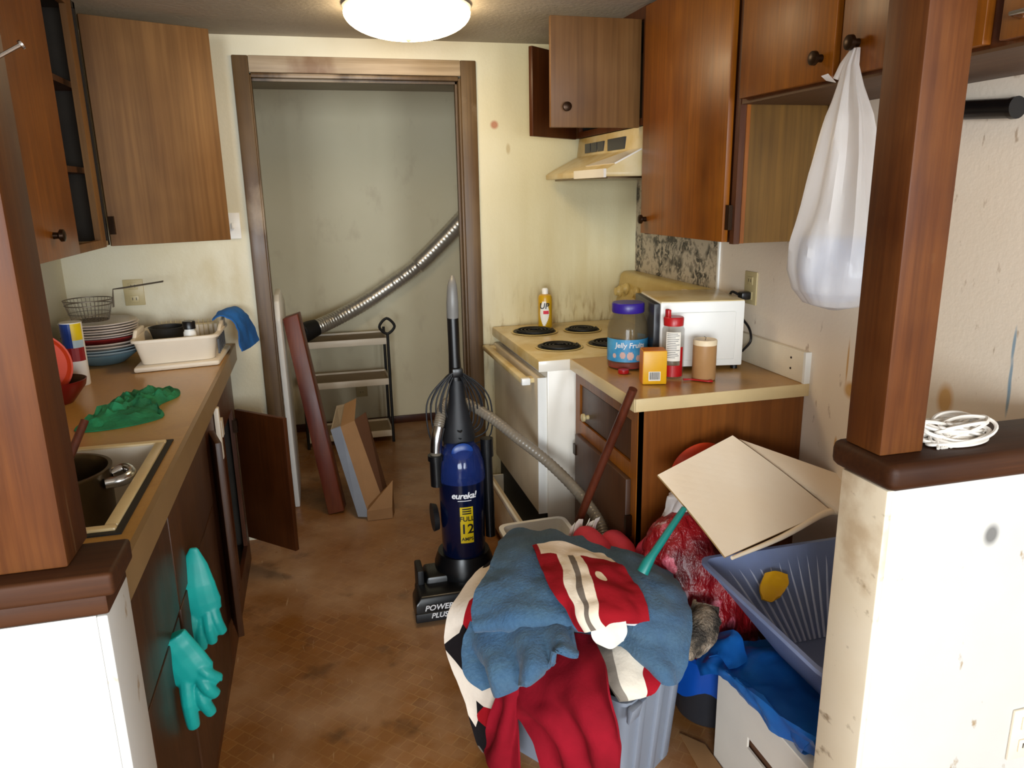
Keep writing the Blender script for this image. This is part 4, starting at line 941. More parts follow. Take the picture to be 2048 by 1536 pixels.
tag(MB().tube([(1.455, 1.36, 1.672), (1.455, 1.36, 1.672), (1.455, 1.62, 1.69)], .021, 20).lathe([(0, 0), (.023, 0), (.023, .012), (0, .012)], (1.455, 1.36, 1.672), 20, axis='-y').tube([(XR, 1.5, 1.69), (1.455, 1.5, 1.683)], .006, 8).build('black_bracket', 'black'), 'round black bar fixed to the right wall beside the post', 'bracket')
# twine on the ledge
tw = MB(); rnd = random.Random(5)
for i in range(34):
    a0 = rnd.uniform(-.2, .2); L = rnd.uniform(.035, .058); W2 = rnd.uniform(.012, .026); cx = 1.075 + rnd.uniform(-.025, .03); cy = 1.045 + rnd.uniform(-.02, .02)
    lf = rnd.uniform(0, .042)
    pts = [(cx + L * math.cos(a) * math.cos(a0) - W2 * math.sin(a) * math.sin(a0), cy + L * math.cos(a) * math.sin(a0) + W2 * math.sin(a) * math.cos(a0), 1.0735 + lf * (.6 + .4 * math.sin(a + i))) for a in [q * PI / 8 for q in range(16)]]
    tw.tube(pts, .0034, 6, closed=True, res=2)
for i in range(7):
    x = 1.03 + rnd.uniform(-.012, .09); tw.tube([(x, 1.01, 1.0725), (x + .01, 1.03, 1.085), (x + .004, 1.06, 1.088), (x - .004, 1.075, 1.0725)], .003, 6, res=3)
tag(tw.build('twine_hank', 'twine'), 'hank of white twine lying on the right ledge behind the post', 'twine')

# ------------------------------------------------------------------ vacuum cleaner
vc = thing('vacuum_cleaner', (.455, 2.6, 0), 'upright vacuum cleaner, blue dust cup, black handle with the cord wound on', 'vacuum cleaner')
k = (.466, 2.60)
# floor nozzle
nz = MB().prism([(.252, 2.425, .012), (.62, 2.425, .012), (.62, 2.425, .055), (.60, 2.44, .105), (.27, 2.44, .105), (.252, 2.425, .075)], (0, .11, 0), bev=.008)
nz = nz.build('floor_nozzle', 'black', vc)
MB().box((.25, 2.421, .012), (.622, 2.44, .048), bev=.005).build('bumper', 'rubber', nz)
text_flat('lettering', 'POWER', .030, Matrix.Translation((.335, 2.4405, .091)) @ Matrix.Rotation(math.radians(68), 4, 'X') if False else Matrix.Translation((.335, 2.4235, .066)) @ Matrix.Rotation(PI / 2, 4, 'X'), 'inkwhite', nz, italic=.25)
text_flat('lettering', 'PLUS', .028, Matrix.Translation((.335, 2.4195, .036)) @ Matrix.Rotation(PI / 2, 4, 'X'), 'inkwhite', nz, italic=.25)
for x in (.275, .60): MB().lathe([(0, 0), (.03, 0), (.03, .025), (0, .025)], (x, 2.62, .032), 20, axis='x').build('wheel', 'rubber', vc)
MB().prism([(.285, 2.53, .02), (.61, 2.53, .02), (.585, 2.53, .13), (.31, 2.53, .13)], (0, .12, .0), bev=.012).lathe([(0, .05), (.10, .05), (.115, .09), (.112, .15), (.098, .19), (0, .19)], (k[0], k[1] + .01, 0), 32).build('motor_housing', 'black', vc)
MB().box((.275, 2.53, .02), (.30, 2.63, .16), bev=.006).build('height_guard', 'rubber', vc)
cup = MB().lathe([(0, .17), (.078, .17), (.081, .18), (.086, .47), (.088, .50), (0, .50)], (*k, 0), 40).build('dust_cup', 'navy', vc)
MB().lathe([(.089, .485), (.090, .50), (.085, .55), (.07, .60), (.05, .625), (.03, .63), (0, .63)], (*k, 0), 40).build('cup_dome', 'bincup', vc)
MB().lathe([(0, .50), (.055, .50), (.05, .58), (0, .60)], (*k, 0), 30).build('filter', 'navy', vc)
text_round('lettering', 'eureka!', .034, k, .0862, .445, -.10, 'inkwhite', cup, italic=.2, space=.92)
lb = MB(); arc_patch(lb, k, .0855, .424, .4265, -.38, .22, 10); lb.build('underline', 'inkwhite', cup)
lb = MB(); arc_patch(lb, k, .0842, .257, .40, -.30, .28, 10, lift=.0012); lb = lb.build('sticker', 'yellow', cup)
text_round('lettering', 'FULL', .026, k, .0855, .353, 0, 'ink', lb)
text_round('lettering', '12', .052, k, .0855, .312, 0, 'ink', lb)
text_round('lettering', 'AMPS', .0185, k, .0855, .273, 0, 'ink', lb)
q = MB()
for i in range(3): arc_patch(q, k, .0855, .372 + i * .009, .377 + i * .009, -.2, .2, 8)
q.build('small_print', 'ink', lb)
# spine and handle
MB().tube([(k[0], k[1] + .085, .12), (k[0], k[1] + .09, .5), (k[0], k[1] + .075, .66)], [.05, .052, .05], 20, flat=((0, 1, 0), .6)).lathe([(.03, 0), (.058, 0), (.062, .02), (.05, .08), (.032, .16), (.026, .24)], (k[0], k[1] + .03, .615), 28).build('spine', 'rubber', vc)
hh = MB().tube([(k[0] - .002, k[1] + .03, .83), (k[0] - .004, k[1] + .03, .95), (k[0] - .004, k[1] + .035, 1.09)], [.026, .021, .021], 18).build('handle_shaft', 'black', vc)
MB().tube([(k[0] - .004, k[1] + .035, 1.085), (k[0] - .004, k[1] + .03, 1.14), (k[0] - .002, k[1] + .035, 1.20), (k[0] + .003, k[1] + .055, 1.228)], [.022, .022, .017, .008], 16, res=4).build('grip', 'greygrip', hh)
MB().lathe([(0, 0), (.035, 0), (.04, .006), (.03, .012), (0, .012)], (k[0] - .003, k[1] - .048, .605), 24, axis='-y', sy=.8).build('latch_button', 'label_blue', vc)
cw = MB(); rnd = random.Random(3)
for i in range(7):
    wl = .045 + .011 * i + rnd.uniform(-.006, .006); wr = .045 + .013 * i + rnd.uniform(-.006, .006); zb = .73 - .016 * i + rnd.uniform(-.025, .015); yo = -.012 + .006 * (i % 5)
    x0, y0 = k[0] - .004, k[1] + .03 + yo
    cw.tube([(x0, y0 - .02, .885 + .004 * (i % 3)), (x0 - wl * .55, y0 - .012, .85), (x0 - wl, y0 - .006, .77), (x0 - wl * .9, y0, zb), (x0 - wl * .45, y0 + .0, zb - .035 + .01 * (i % 2)), (x0, y0 - .055, zb - .045),
             (x0 + wr * .45, y0, zb - .035), (x0 + wr, y0, zb), (x0 + wr * 1.0, y0 - .006, .77), (x0 + wr * .55, y0 - .012, .85)], .003, 6, closed=True, res=5)
cw.build('power_cord', 'rubber', vc)
MB().box((k[0] - .02, k[1] - .005, .87), (k[0] + .02, k[1] + .02, .905), bev=.006).build('cord_hook', 'black', vc)
MB().tube([(.372, 2.585, .47), (.371, 2.585, .58)], .024, 16).tube([(.371, 2.585, .57), (.371, 2.585, .59)], .03, 16).build('hose_socket', 'black', vc)
hp = [(.371, 2.585, .585), (.376, 2.588, .64), (.392, 2.61, .70), (.43, 2.675, .755), (.50, 2.69, .75), (.58, 2.60, .712), (.66, 2.51, .65), (.755, 2.43, .572), (.83, 2.30, .49), (.86, 2.18, .425), (.855, 2.125, .36), (.835, 2.11, .28)]
hs = spline(hp, 30); rr = [.0195 + .0012 * math.sin(i * 2.1) for i in range(len(hs))]
MB().tube(hs, rr, 14).build('hose', 'greyhose', vc)
MB().tube([(.373, 2.586, .60), (.378, 2.59, .65), (.39, 2.60, .69)], .0225, 16, res=4).build('hose_cuff', 'chrome', vc)
MB().tube([(.572, 2.60, .235), (.566, 2.60, .60)], .019, 16).tube([(.567, 2.60, .56), (.566, 2.60, .63)], .024, 16).build('wand', 'black', vc)
MB().lathe([(0, 0), (.045, .0), (.05, .02), (0, .02)], (k[0] - .094, 2.62, .33), 24, axis='-x', sy=1.4).build('side_cover', 'rubber', vc)

# ------------------------------------------------------------------ far room
ct = thing('shelf_cart', (.14, 4.68, 0), 'three-tier shelf cart on thin dark legs against the far wall', 'shelf cart')
for z, ya in ((.655, 4.56), (.40, 4.56), (.065, 4.56)):
    s = MB().box((-.12, ya, z - .012), (.385, 4.82, z - .002)).box((-.12, ya - .004, z - .028), (.385, ya + .004, z + .012), bev=.002).box((-.12, 4.816, z - .028), (.385, 4.824, z + .012)).box((-.124, ya, z - .028), (-.118, 4.82, z + .012)).box((.383, ya, z - .028), (.389, 4.82, z + .012)).build('shelf', 'cream', ct)
    MB().box((-.115, ya + .006, z - .003), (.38, 4.815, z + .001)).build('shelf_liner', 'cab_under', s)
for x, y in ((.392, 4.555), (.392, 4.825), (-.127, 4.555), (-.127, 4.825)):
    MB().tube([(x, y, .0), (x, y, .69)], .009, 10).build('leg', 'blackm', ct)
for x in (.392, -.127):
    MB().tube([(x - .046, 4.56, .735), (x, 4.56, .785), (x + .046, 4.56, .735), (x, 4.56, .69)], .0085, 8, closed=True, res=5).build('handle', 'blackm', ct)
du = thing('vent_duct', (.4, 4.72, .66), 'silver flexible vent duct sloping up across the far wall', 'duct')
dp = spline([(-.10, 4.62, .715), (-.03, 4.66, .735), (.10, 4.74, .775), (.28, 4.79, .855), (.46, 4.81, .96), (.62, 4.82, 1.065), (.78, 4.82, 1.205), (.95, 4.82, 1.37), (1.15, 4.82, 1.56)], 26)
MB().tube(dp, [.047 + .0018 * math.sin(i * 2.2) + (.008 if i > 130 else 0) for i in range(len(dp))], 20).build('foil_tube', 'foil', du)
MB().tube([(-.155, 4.60, .66), (-.13, 4.60, .70), (-.07, 4.64, .725), (-.02, 4.665, .738)], [.05, .06, .058, .05], 18, res=4).build('end_collar', 'blackm', du)
tag(MB().prism([(-.195, 3.66, .0), (-.195, 4.05, 0), (-.195, 4.05, 1.0), (-.195, 3.75, 1.09), (-.195, 3.56, 1.085), (-.195, 3.50, 1.06), (-.195, 3.47, .98)], (.026, 0, 0), bev=.008).build('white_board', 'white'), 'white board with a rounded top on edge inside the doorway', 'board')
pk = MB().hexa([(-.035, 3.52, .0), (.042, 3.52, .012), (.055, 3.60, .012), (-.02, 3.60, .0), (-.168, 3.60, .965), (-.098, 3.60, .985), (-.086, 3.68, .985), (-.155, 3.68, .965)], bev=.004)
tag(pk.build('wooden_plank', 'plank'), 'thick red-brown plank leaning in the doorway', 'plank')
pp = thing('long_carton', (.16, 3.5, 0), 'long narrow open carton leaning in front of the red plank', 'carton')
# an open cardboard channel: base panel, left and right walls
b0, b1 = Vector((.155, 3.41, .012)), Vector((.245, 3.41, .012)); t0, t1 = Vector((.056, 3.60, .42)), Vector((.125, 3.60, .445))
up = Vector((0, -.07, .05))
def slab(p, n, mat, nm):
    a, b, c_, d_ = p; n = Vector(n); return MB().hexa([a, b, b + n, a + n, d_, c_, c_ + n, d_ + n]).build(nm, mat, pp)
slab((b0, b1, t1, t0), (0, .004, .003), 'card', 'base_panel')
slab((b0 + Vector((-.052, .02, .0)), b0, t0, t0 + Vector((-.048, .02, -.02))), (0, .004, .003), 'card_daylit', 'left_flap')
slab((b1, b1 + Vector((.03, .07, .0)), t1 + Vector((.06, .05, .02)), t1), (0, .004, .003), 'card_dark', 'right_flap')
slab((t0, t1, t1 + Vector((.02, .10, .085)), t0 + Vector((.03, .10, .085))), (0, .004, 0), 'card', 'top_flap')
slab((t0 + Vector((-.048, .02, -.02)), t0, t0 + Vector((.03, .10, .085)), t0 + Vector((-.01, .10, .08))), (0, .004, 0), 'cab_under', 'top_corner')
MB().hexa([b1 + Vector((-.10, -.02, -.01)), b1 + Vector((.02, -.02, -.01)), b1 + Vector((.035, .04, -.01)), b1 + Vector((-.1, .02, -.01)), b1 + Vector((-.10, -.02, .04)), b1 + Vector((.02, -.02, .045)), b1 + Vector((.035, .04, .16)), b1 + Vector((-.09, .02, .05))]).build('bottom_flap', 'card', pp)
# ------------------------------------------------------------------ laundry and clutter
bt = [(.63, 1.427), (.887, 1.605), (.60, 2.015), (.345, 1.84)]
cxy = Vector((.615, 1.722)); bb = [tuple(cxy + (Vector(p) - cxy) * .90) for p in bt]
bn = thing('laundry_bin', (.615, 1.722, 0), 'grey-blue plastic bin heaped with towels and bedding', 'bin')
tubshape(MB(), bb, bt, 0.0, .335, .006, rimw=.016).build('body', 'bingrey', bn)
MB().hexa([(.632, 1.405, .285), (.672, 1.432, .285), (.668, 1.444, .285), (.628, 1.417, .285), (.636, 1.395, .33), (.678, 1.424, .33), (.672, 1.444, .33), (.63, 1.417, .33)], bev=.006).build('grip', 'bingrey', bn)
rb = MB()
for t in (.25, .55, .8):
    a = Vector(bb[0]).lerp(Vector(bb[1]), t); u = Vector(bt[0]).lerp(Vector(bt[1]), t); n = Vector((.569, -.822)) * .008; s = Vector((.822, .569)) * .014
    rb.hexa([(*(a - s - n), .01), (*(a - s + n), .01), (*(a + s + n), .01), (*(a + s - n), .01), (*(u - s - n), .30), (*(u - s + n), .30), (*(u + s + n), .30), (*(u + s - n), .30)], bev=.003)
rb.build('rib', 'bingrey', bn)
fill = [tuple(cxy + (Vector(p) - cxy) * s) for p in (bt[0], (.76, 1.52), bt[1], (.75, 1.81), bt[2], (.47, 1.93), bt[3], (.49, 1.63)) for s in (.86,)]
heap('bundled_garment', [(x, y, 0) for x, y in fill], .27, .15, 'print', 9, 'bundle of dark garments deep in the grey-blue bin under the towels', 'clothes', amp=.008, sc=9)
cv = MB().sheet([[(0.488, 2.036, 0.450), (0.514, 1.971, 0.470), (0.569, 1.922, 0.470)], [(0.377, 1.924, 0.450), (0.427, 1.866, 0.465), (0.501, 1.792, 0.470)], [(0.294, 1.827, 0.420), (0.351, 1.750, 0.450), (0.427, 1.728, 0.450)],
    [(0.268, 1.819, 0.340), (0.324, 1.765, 0.356), (0.402, 1.687, 0.383)], [(0.281, 1.810, 0.241), (0.335, 1.767, 0.252), (0.412, 1.681, 0.280)], [(0.312, 1.782, 0.142), (0.354, 1.739, 0.165), (0.423, 1.675, 0.206)], [(0.330, 1.756, 0.045), (0.368, 1.718, 0.074), (0.422, 1.676, 0.127)], [(0.343, 1.738, 0.012), (0.367, 1.720, 0.012), (0.402, 1.687, 0.059)]],
    7, 6, .008, wrinkle(.010, 9, 2))
tag(cv.build('printed_comforter', 'print'), 'comforter with a red, white, grey and black geometric print on the left of the bin', 'comforter')
cv = MB().sheet([[(0.582, 1.650, 0.400), (0.686, 1.562, 0.410), (0.765, 1.509, 0.400)], [(0.593, 1.549, 0.385), (0.666, 1.499, 0.390), (0.744, 1.465, 0.370)], [(0.601, 1.467, 0.365), (0.652, 1.444, 0.365), (0.721, 1.439, 0.352)], [(0.614, 1.426, 0.342), (0.651, 1.423, 0.342), (0.697, 1.433, 0.342)]],
    8, 8, .008, wrinkle(.009, 14, 6))
tag(cv.build('printed_pillowcase', 'print3'), 'white and red crumpled pillowcase at the front corner of the grey-blue bin', 'pillowcase')
rs = MB().sheet([[(0.369, 1.708, 0.232), (0.448, 1.612, 0.350), (0.541, 1.609, 0.414), (0.602, 1.573, 0.432)], [(0.393, 1.639, 0.208), (0.447, 1.543, 0.304), (0.522, 1.478, 0.384), (0.581, 1.419, 0.440)], [(0.415, 1.588, 0.196), (0.462, 1.486, 0.287), (0.518, 1.413, 0.343), (0.571, 1.354, 0.390)],
    [(0.452, 1.543, 0.167), (0.485, 1.461, 0.230), (0.526, 1.401, 0.269), (0.580, 1.341, 0.305)], [(0.469, 1.538, 0.082), (0.504, 1.460, 0.140), (0.543, 1.394, 0.187), (0.585, 1.351, 0.215)]],
    12, 9, .005, wrinkle(.008, 11, 1, .014, 2.5, 2))
rs.sheet([[(0.376, 1.645, 0.279), (0.394, 1.610, 0.303), (0.416, 1.595, 0.306)], [(0.359, 1.679, 0.169), (0.382, 1.620, 0.217), (0.413, 1.609, 0.211)], [(0.346, 1.716, 0.049), (0.377, 1.636, 0.106), (0.418, 1.611, 0.117)], [(0.334, 1.741, 0.012), (0.375, 1.647, 0.019), (0.423, 1.613, 0.036)]],
    8, 8, .005, wrinkle(.006, 11, 4, .01, 1.5, 2))
tag(rs.build('red_sheet', 'redcloth'), 'plain dark red sheet hanging down the front of the grey-blue bin', 'sheet')
tw = MB().sheet([[(0.331, 1.755, 0.421), (0.396, 1.713, 0.439), (0.468, 1.679, 0.450), (0.527, 1.647, 0.451), (0.568, 1.640, 0.441)], [(0.290, 1.717, 0.370), (0.362, 1.657, 0.394), (0.437, 1.592, 0.425), (0.500, 1.563, 0.440), (0.546, 1.548, 0.450)],
    [(0.303, 1.681, 0.324), (0.355, 1.606, 0.350), (0.416, 1.543, 0.391), (0.478, 1.516, 0.420), (0.530, 1.511, 0.449)], [(0.338, 1.639, 0.288), (0.368, 1.586, 0.305), (0.412, 1.531, 0.355), (0.470, 1.510, 0.411), (0.525, 1.500, 0.448)]],
    14, 8, .009, wrinkle(.008, 16, 8, .020, 3.4, 1.6))
tag(tw.build('bath_towel', 'towel'), 'blue towel hanging in pleats over the front of the bin, below the folded one', 'towel')
ta = MB().sheet([[(0.503, 2.128, 0.450), (0.578, 2.147, 0.460), (0.668, 2.086, 0.460), (0.779, 1.980, 0.460), (0.867, 1.879, 0.460), (0.916, 1.795, 0.450)],
    [(0.427, 1.925, 0.490), (0.524, 1.923, 0.500), (0.614, 1.870, 0.505), (0.715, 1.778, 0.505), (0.815, 1.699, 0.500), (0.880, 1.638, 0.475)],
    [(0.373, 1.816, 0.485), (0.478, 1.785, 0.500), (0.579, 1.722, 0.510), (0.675, 1.640, 0.510), (0.773, 1.577, 0.500), (0.863, 1.558, 0.460)],
    [(0.342, 1.770, 0.470), (0.449, 1.703, 0.490), (0.550, 1.635, 0.490), (0.650, 1.578, 0.485), (0.746, 1.519, 0.475), (0.843, 1.518, 0.430)],
    [(0.325, 1.733, 0.450), (0.432, 1.666, 0.475), (0.553, 1.604, 0.468), (0.653, 1.566, 0.445), (0.736, 1.493, 0.430), (0.819, 1.483, 0.390)],
    [(0.323, 1.699, 0.425), (0.433, 1.648, 0.448), (0.561, 1.611, 0.442), (0.649, 1.567, 0.425), (0.728, 1.453, 0.395), (0.798, 1.471, 0.355)],
    [(0.356, 1.770, 0.385), (0.462, 1.732, 0.400), (0.579, 1.680, 0.400), (0.643, 1.574, 0.410), (0.740, 1.446, 0.360), (0.778, 1.463, 0.335)]],
    8, 7, .010, wrinkle(.013, 13, 3))
tag(ta.build('bath_towel', 'towel'), 'large blue towel folded over the top of the laundry in the bin', 'towel')
tp = MB().sheet([[(0.543, 1.905, 0.525), (0.605, 1.890, 0.530), (0.664, 1.843, 0.530), (0.720, 1.798, 0.525)], [(0.526, 1.776, 0.535), (0.586, 1.744, 0.545), (0.658, 1.705, 0.545), (0.734, 1.689, 0.530)],
    [(0.517, 1.650, 0.530), (0.572, 1.621, 0.540), (0.655, 1.591, 0.540), (0.736, 1.598, 0.520)], [(0.538, 1.593, 0.505), (0.571, 1.553, 0.520), (0.642, 1.527, 0.520), (0.731, 1.537, 0.495)], [(0.558, 1.551, 0.465), (0.578, 1.521, 0.480), (0.651, 1.528, 0.485), (0.736, 1.531, 0.460)]],
    10, 9, .007, wrinkle(.010, 15, 5))
tag(tp.build('printed_cloth', 'print2'), 'red cloth with white and grey stripes lying on top of the blue towel', 'cloth')
wc = MB().sheet([[(0.592, 1.537, 0.498), (0.626, 1.535, 0.502), (0.668, 1.530, 0.500)], [(0.576, 1.516, 0.475), (0.615, 1.507, 0.482), (0.663, 1.500, 0.475)], [(0.589, 1.509, 0.455), (0.613, 1.477, 0.452), (0.648, 1.489, 0.460)]], 6, 6, .004, wrinkle(.004, 22, 2))
tag(wc.build('white_cloth', 'paper'), 'small white cloth under the edge of the red printed cloth', 'cloth')
fl = MB().sheet([[(0.943, 1.671, 0.400), (0.953, 1.640, 0.410), (0.976, 1.633, 0.395)], [(0.906, 1.622, 0.385), (0.925, 1.592, 0.395), (0.950, 1.578, 0.375)], [(0.856, 1.587, 0.360), (0.878, 1.565, 0.370), (0.911, 1.563, 0.350)], [(0.830, 1.571, 0.330), (0.849, 1.553, 0.335), (0.903, 1.588, 0.320)]],
    8, 8, .022, wrinkle(.012, 20, 7))
tag(fl.build('fleece_scarf', 'fleece'), 'mottled grey-brown fleece hanging off the right corner of the bin', 'scarf')
# white tub behind the bin, paper and pink towel
tbk = thing('plastic_tub', (.68, 2.28, 0), 'white plastic tub on the floor behind the laundry, stick standing in it', 'tub')
tubshape(MB(), [(.60, 2.18), (.76, 2.19), (.765, 2.375), (.605, 2.37)], [(.566, 2.14), (.795, 2.16), (.80, 2.415), (.566, 2.405)], .0, .362, .005, rimw=.014).build('body', 'white', tbk)
cp = MB(); rnd = random.Random(11)
for i in range(6):
    x = .722 + i * .010; y = 2.085 + rnd.uniform(-.015, .015)
    cp.sheet([[(x - .02, y, .36), (x + .01, y + .02, .36)], [(x - .012 + i * .003, y - .01, .44), (x + .016 + i * .003, y + .01, .445)], [(x - .004 + i * .007, y, .478 + .01 * (i % 3)), (x + .016 + i * .007, y + .012, .49 + .008 * (i % 2))]], 4, 5, .0012, wrinkle(.006, 30, i))
tag(cp.build('crumpled_paper', 'paper'), 'white crumpled paper sticking up beside the wooden stick', 'paper')
pk = MB().tube([(.768, 2.12, .425), (.765, 2.06, .44), (.768, 1.97, .44), (.771, 1.90, .42)], [.030, .046, .048, .036], 20, res=5).tube([(.85, 2.08, .415), (.848, 2.04, .43), (.848, 1.97, .43), (.845, 1.90, .41)], [.028, .042, .044, .034], 20, res=5).tube([(.75, 1.98, .37), (.80, 1.99, .375), (.87, 1.99, .37)], [.04, .05, .04], 16, res=4)
tag(pk.build('pink_towel', 'pink'), 'pink rolled towel lying behind the blue towels', 'towel')
# dark bin with blue liner and red clothes in a clear bag
db = thing('waste_bin', (1.05, 1.76, 0), 'dark round waste bin with a blue liner between the laundry and the white box', 'bin')
MB().lathe([(0, 0), (.10, 0), (.105, .01), (.125, .21), (.129, .215), (.121, .215), (.10, .015), (0, .012)], (1.05, 1.75, 0), 36).build('body', 'dark', db)
ln = MB(); n = 48; vs = []; fs = []
for i, (r, z) in enumerate(((.115, .13), (.121, .20), (.128, .228), (.138, .222), (.139, .17), (.136, .115))):
    for q in range(n):
        a = 2 * PI * q / n; w = 1 + .03 * math.sin(a * 9 + i) ; vs.append((1.05 + r * w * math.cos(a), 1.75 + r * w * math.sin(a), z + (.02 * math.sin(a * 5) if i == 5 else 0)))
for i in range(5):
    for q in range(n):
        p = (q + 1) % n; fs.append([i * n + q, i * n + p, (i + 1) * n + p, (i + 1) * n + q])
ln.add(vs, fs, 0, True).build('liner', 'bluepl', db)
rg_ = thing('bagged_clothes', (1.03, 1.80, .2), 'red clothes in a clear plastic bag piled on the dark waste bin', 'clothes')
def lump(c, S, n=40, amp=.12, seed=0, sq=1):
    vs = []; fs = []; rows = []
    for i in range(len(S) - 1):
        for t in range(5): rows.append([S[i][k] + (S[i + 1][k] - S[i][k]) * t / 5 for k in range(len(S[0]))])
    rows.append(list(S[-1]))
    for z, dx, dy, rx, ry in rows:
        for q in range(n):
            a = 2 * PI * q / n; w = 1 + amp * (noise.noise(Vector((math.cos(a) * 1.8 + seed, math.sin(a) * 1.8, z * 8))) + .8 * noise.noise(Vector((math.cos(a) * 4, math.sin(a) * 4 + seed, z * 18))))
            vs.append((c[0] + dx + rx * w * math.cos(a), c[1] + dy + ry * w * math.sin(a), z))
    for i in range(len(rows) - 1):
        for q in range(n):
            p = (q + 1) % n; fs.append([i * n + q, i * n + p, (i + 1) * n + p, (i + 1) * n + q])
    fs.append(list(range(n))[::-1]); fs.append([(len(rows) - 1) * n + q for q in range(n)])
    return MB().add(vs, fs, 0, True)
lump((1.04, 1.79), [(.17, .0, -.03, .09, .085), (.24, .0, -.03, .135, .12), (.32, 0, 0, .15, .13), (.42, -.03, .03, .145, .12), (.50, -.05, .04, .125, .105), (.57, -.06, .05, .085, .07), (.605, -.06, .05, .03, .03)], amp=.22, seed=3).build('clothes', 'redbag', rg_)
lump((.975, 1.865), [(.56, 0, 0, .05, .045), (.61, .005, 0, .035, .03), (.645, .02, 0, .045, .035), (.66, .025, 0, .02, .02)], amp=.3, seed=8).build('bag_neck', 'bagfilm', rg_)
lump((.90, 1.90), [(.34, 0, 0, .02, .02), (.40, 0, 0, .05, .05), (.47, .015, 0, .045, .045), (.52, .03, 0, .02, .02)], amp=.25, seed=5).build('pink_garment', 'pink', rg_)
th = MB().tube([(0.913, 1.705, 0.682), (0.898, 1.700, 0.667), (0.804, 1.665, 0.578), (0.789, 1.660, 0.563), (0.772, 1.655, 0.537)], [.008, .009, .011, .015, .016], 14)
tag(th.build('brush_handle', 'teal'), 'teal plastic brush handle sticking out of the red clothes', 'handle')
M = Matrix.Translation((1.09, 1.93, .68)) @ Matrix.Rotation(math.radians(-72), 4, 'X')
o = MB().lathe([(0, 0), (.05, 0), (.085, .03), (.09, .032), (.084, .036), (.048, .006), (0, .005)], (0, 0, 0), 40).build('red_dish', 'orange', base=(0, 0, 0)); o.matrix_world = M
tag(o, 'red dish on edge peeping out behind the beige board', 'dish')
# white file box, blue bag, basket, board
bx = thing('storage_box', (1.16, 1.365, 0), 'white storage box with a slot handle under the blue basket', 'box')
sb = MB(); x0, x1, y0, y1, zt = .957, 1.37, 1.165, 1.56, .284
hz0, hz1, hy0_, hy1_ = .150, .180, 1.25, 1.41
sb.box((x0, y0, 0), (x0 + .006, y1, hz0)).box((x0, y0, hz1), (x0 + .006, y1, zt)).box((x0, y0, hz0), (x0 + .006, hy0_, hz1)).box((x0, hy1_, hz0), (x0 + .006, y1, hz1))
sb.box((x0 + .006, y0, 0), (x1, y0 + .006, zt)).box((x0 + .006, y1 - .006, 0), (x1, y1, zt)).box((x1 - .006, y0 + .006, 0), (x1, y1 - .006, zt)).box((x0 + .006, y0 + .006, 0), (x1 - .006, y1 - .006, .006))
sb.build('body', 'boxwhite', bx)
MB().box((x0 - .001, y0, zt - .004), (x1, y1, zt + .003), bev=.001).build('top', 'boxwhite', bx)
MB().box((x0 + .012, hy0_ - .02, hz0 - .02), (x0 + .016, hy1_ + .02, hz1 + .02)).build('slot_shade', 'card_dark', bx)  # dark panel behind the handle slot, painted as the shade within
bgn = MB().sheet([[(1.16, 1.60, .302), (1.18, 1.52, .306), (1.20, 1.42, .303), (1.20, 1.32, .305), (1.20, 1.18, .303)], [(1.06, 1.61, .31), (1.08, 1.52, .316), (1.09, 1.42, .31), (1.09, 1.32, .314), (1.09, 1.18, .31)], [(.965, 1.60, .305), (.965, 1.52, .315), (.968, 1.42, .312), (.968, 1.32, .314), (.968, 1.20, .306)],
    [(0.940, 1.652, 0.247), (0.932, 1.519, 0.311), (0.930, 1.362, 0.349), (0.930, 1.253, 0.369), (0.935, 1.139, 0.393)], [(0.935, 1.622, 0.214), (0.936, 1.518, 0.285), (0.940, 1.357, 0.296), (0.942, 1.260, 0.308), (0.944, 1.147, 0.338)]], 9, 6, .002, wrinkle(.014, 16, 3))
bgn.sheet([[(.99, 1.66, .31), (.955, 1.62, .30), (.93, 1.57, .31)], [(1.02, 1.58, .36), (.985, 1.575, .345), (.945, 1.545, .325)], [(1.02, 1.52, .315), (.98, 1.50, .318), (.95, 1.50, .315)]], 6, 6, .002, wrinkle(.01, 20, 6))
tag(bgn.build('blue_plastic_bag', 'bluefilm'), 'crumpled blue plastic bag spread over the edge of the white storage box', 'bag')
bk = thing('laundry_basket', (1.18, 1.38, .29), 'blue perforated laundry basket on the white storage box', 'basket')
tubshape(MB(), [(1.10, 1.28), (1.33, 1.28), (1.33, 1.54), (1.10, 1.54)], [(.94, 1.125), (1.44, 1.125), (1.44, 1.645), (.94, 1.645)], .325, .557, .003, rimw=.013).build('shell', 'basket', bk)
ribs = MB()
for i in range(15):
    t = i / 14
    ribs.tube([(1.106, 1.29 + .24 * t, .33), (.944, 1.15 + .47 * t, .545)], .004, 6).tube([(1.11 + .21 * t, 1.537, .33), (.965 + .45 * t, 1.642, .545)], .004, 6).tube([(1.11 + .21 * t, 1.279, .33), (.965 + .45 * t, 1.124, .545)], .004, 6).tube([(1.331, 1.29 + .24 * t, .33), (1.441, 1.15 + .47 * t, .545)], .004, 6)
ribs.build('ribs', 'basket_rib', bk)
yc = MB().sheet([[(1.099, 1.597, 0.510), (1.131, 1.600, 0.515), (1.168, 1.597, 0.499)], [(1.075, 1.576, 0.492), (1.113, 1.576, 0.486), (1.158, 1.576, 0.479)], [(1.065, 1.552, 0.466), (1.094, 1.550, 0.455), (1.122, 1.552, 0.462)]], 6, 6, .006, wrinkle(.006, 24, 3))
tag(yc.build('yellow_cloth', 'boxyel'), 'yellow cloth lying inside the blue laundry basket', 'cloth')
bd = thing('folded_board', (1.12, 1.75, .7), 'large beige folded board leaning on the blue laundry basket', 'board')
a_, b_, c__, d__ = Vector((0.877, 1.800, 0.746)), Vector((1.157, 1.885, 0.807)), Vector((1.400, 1.736, 0.600)), Vector((0.971, 1.584, 0.588))
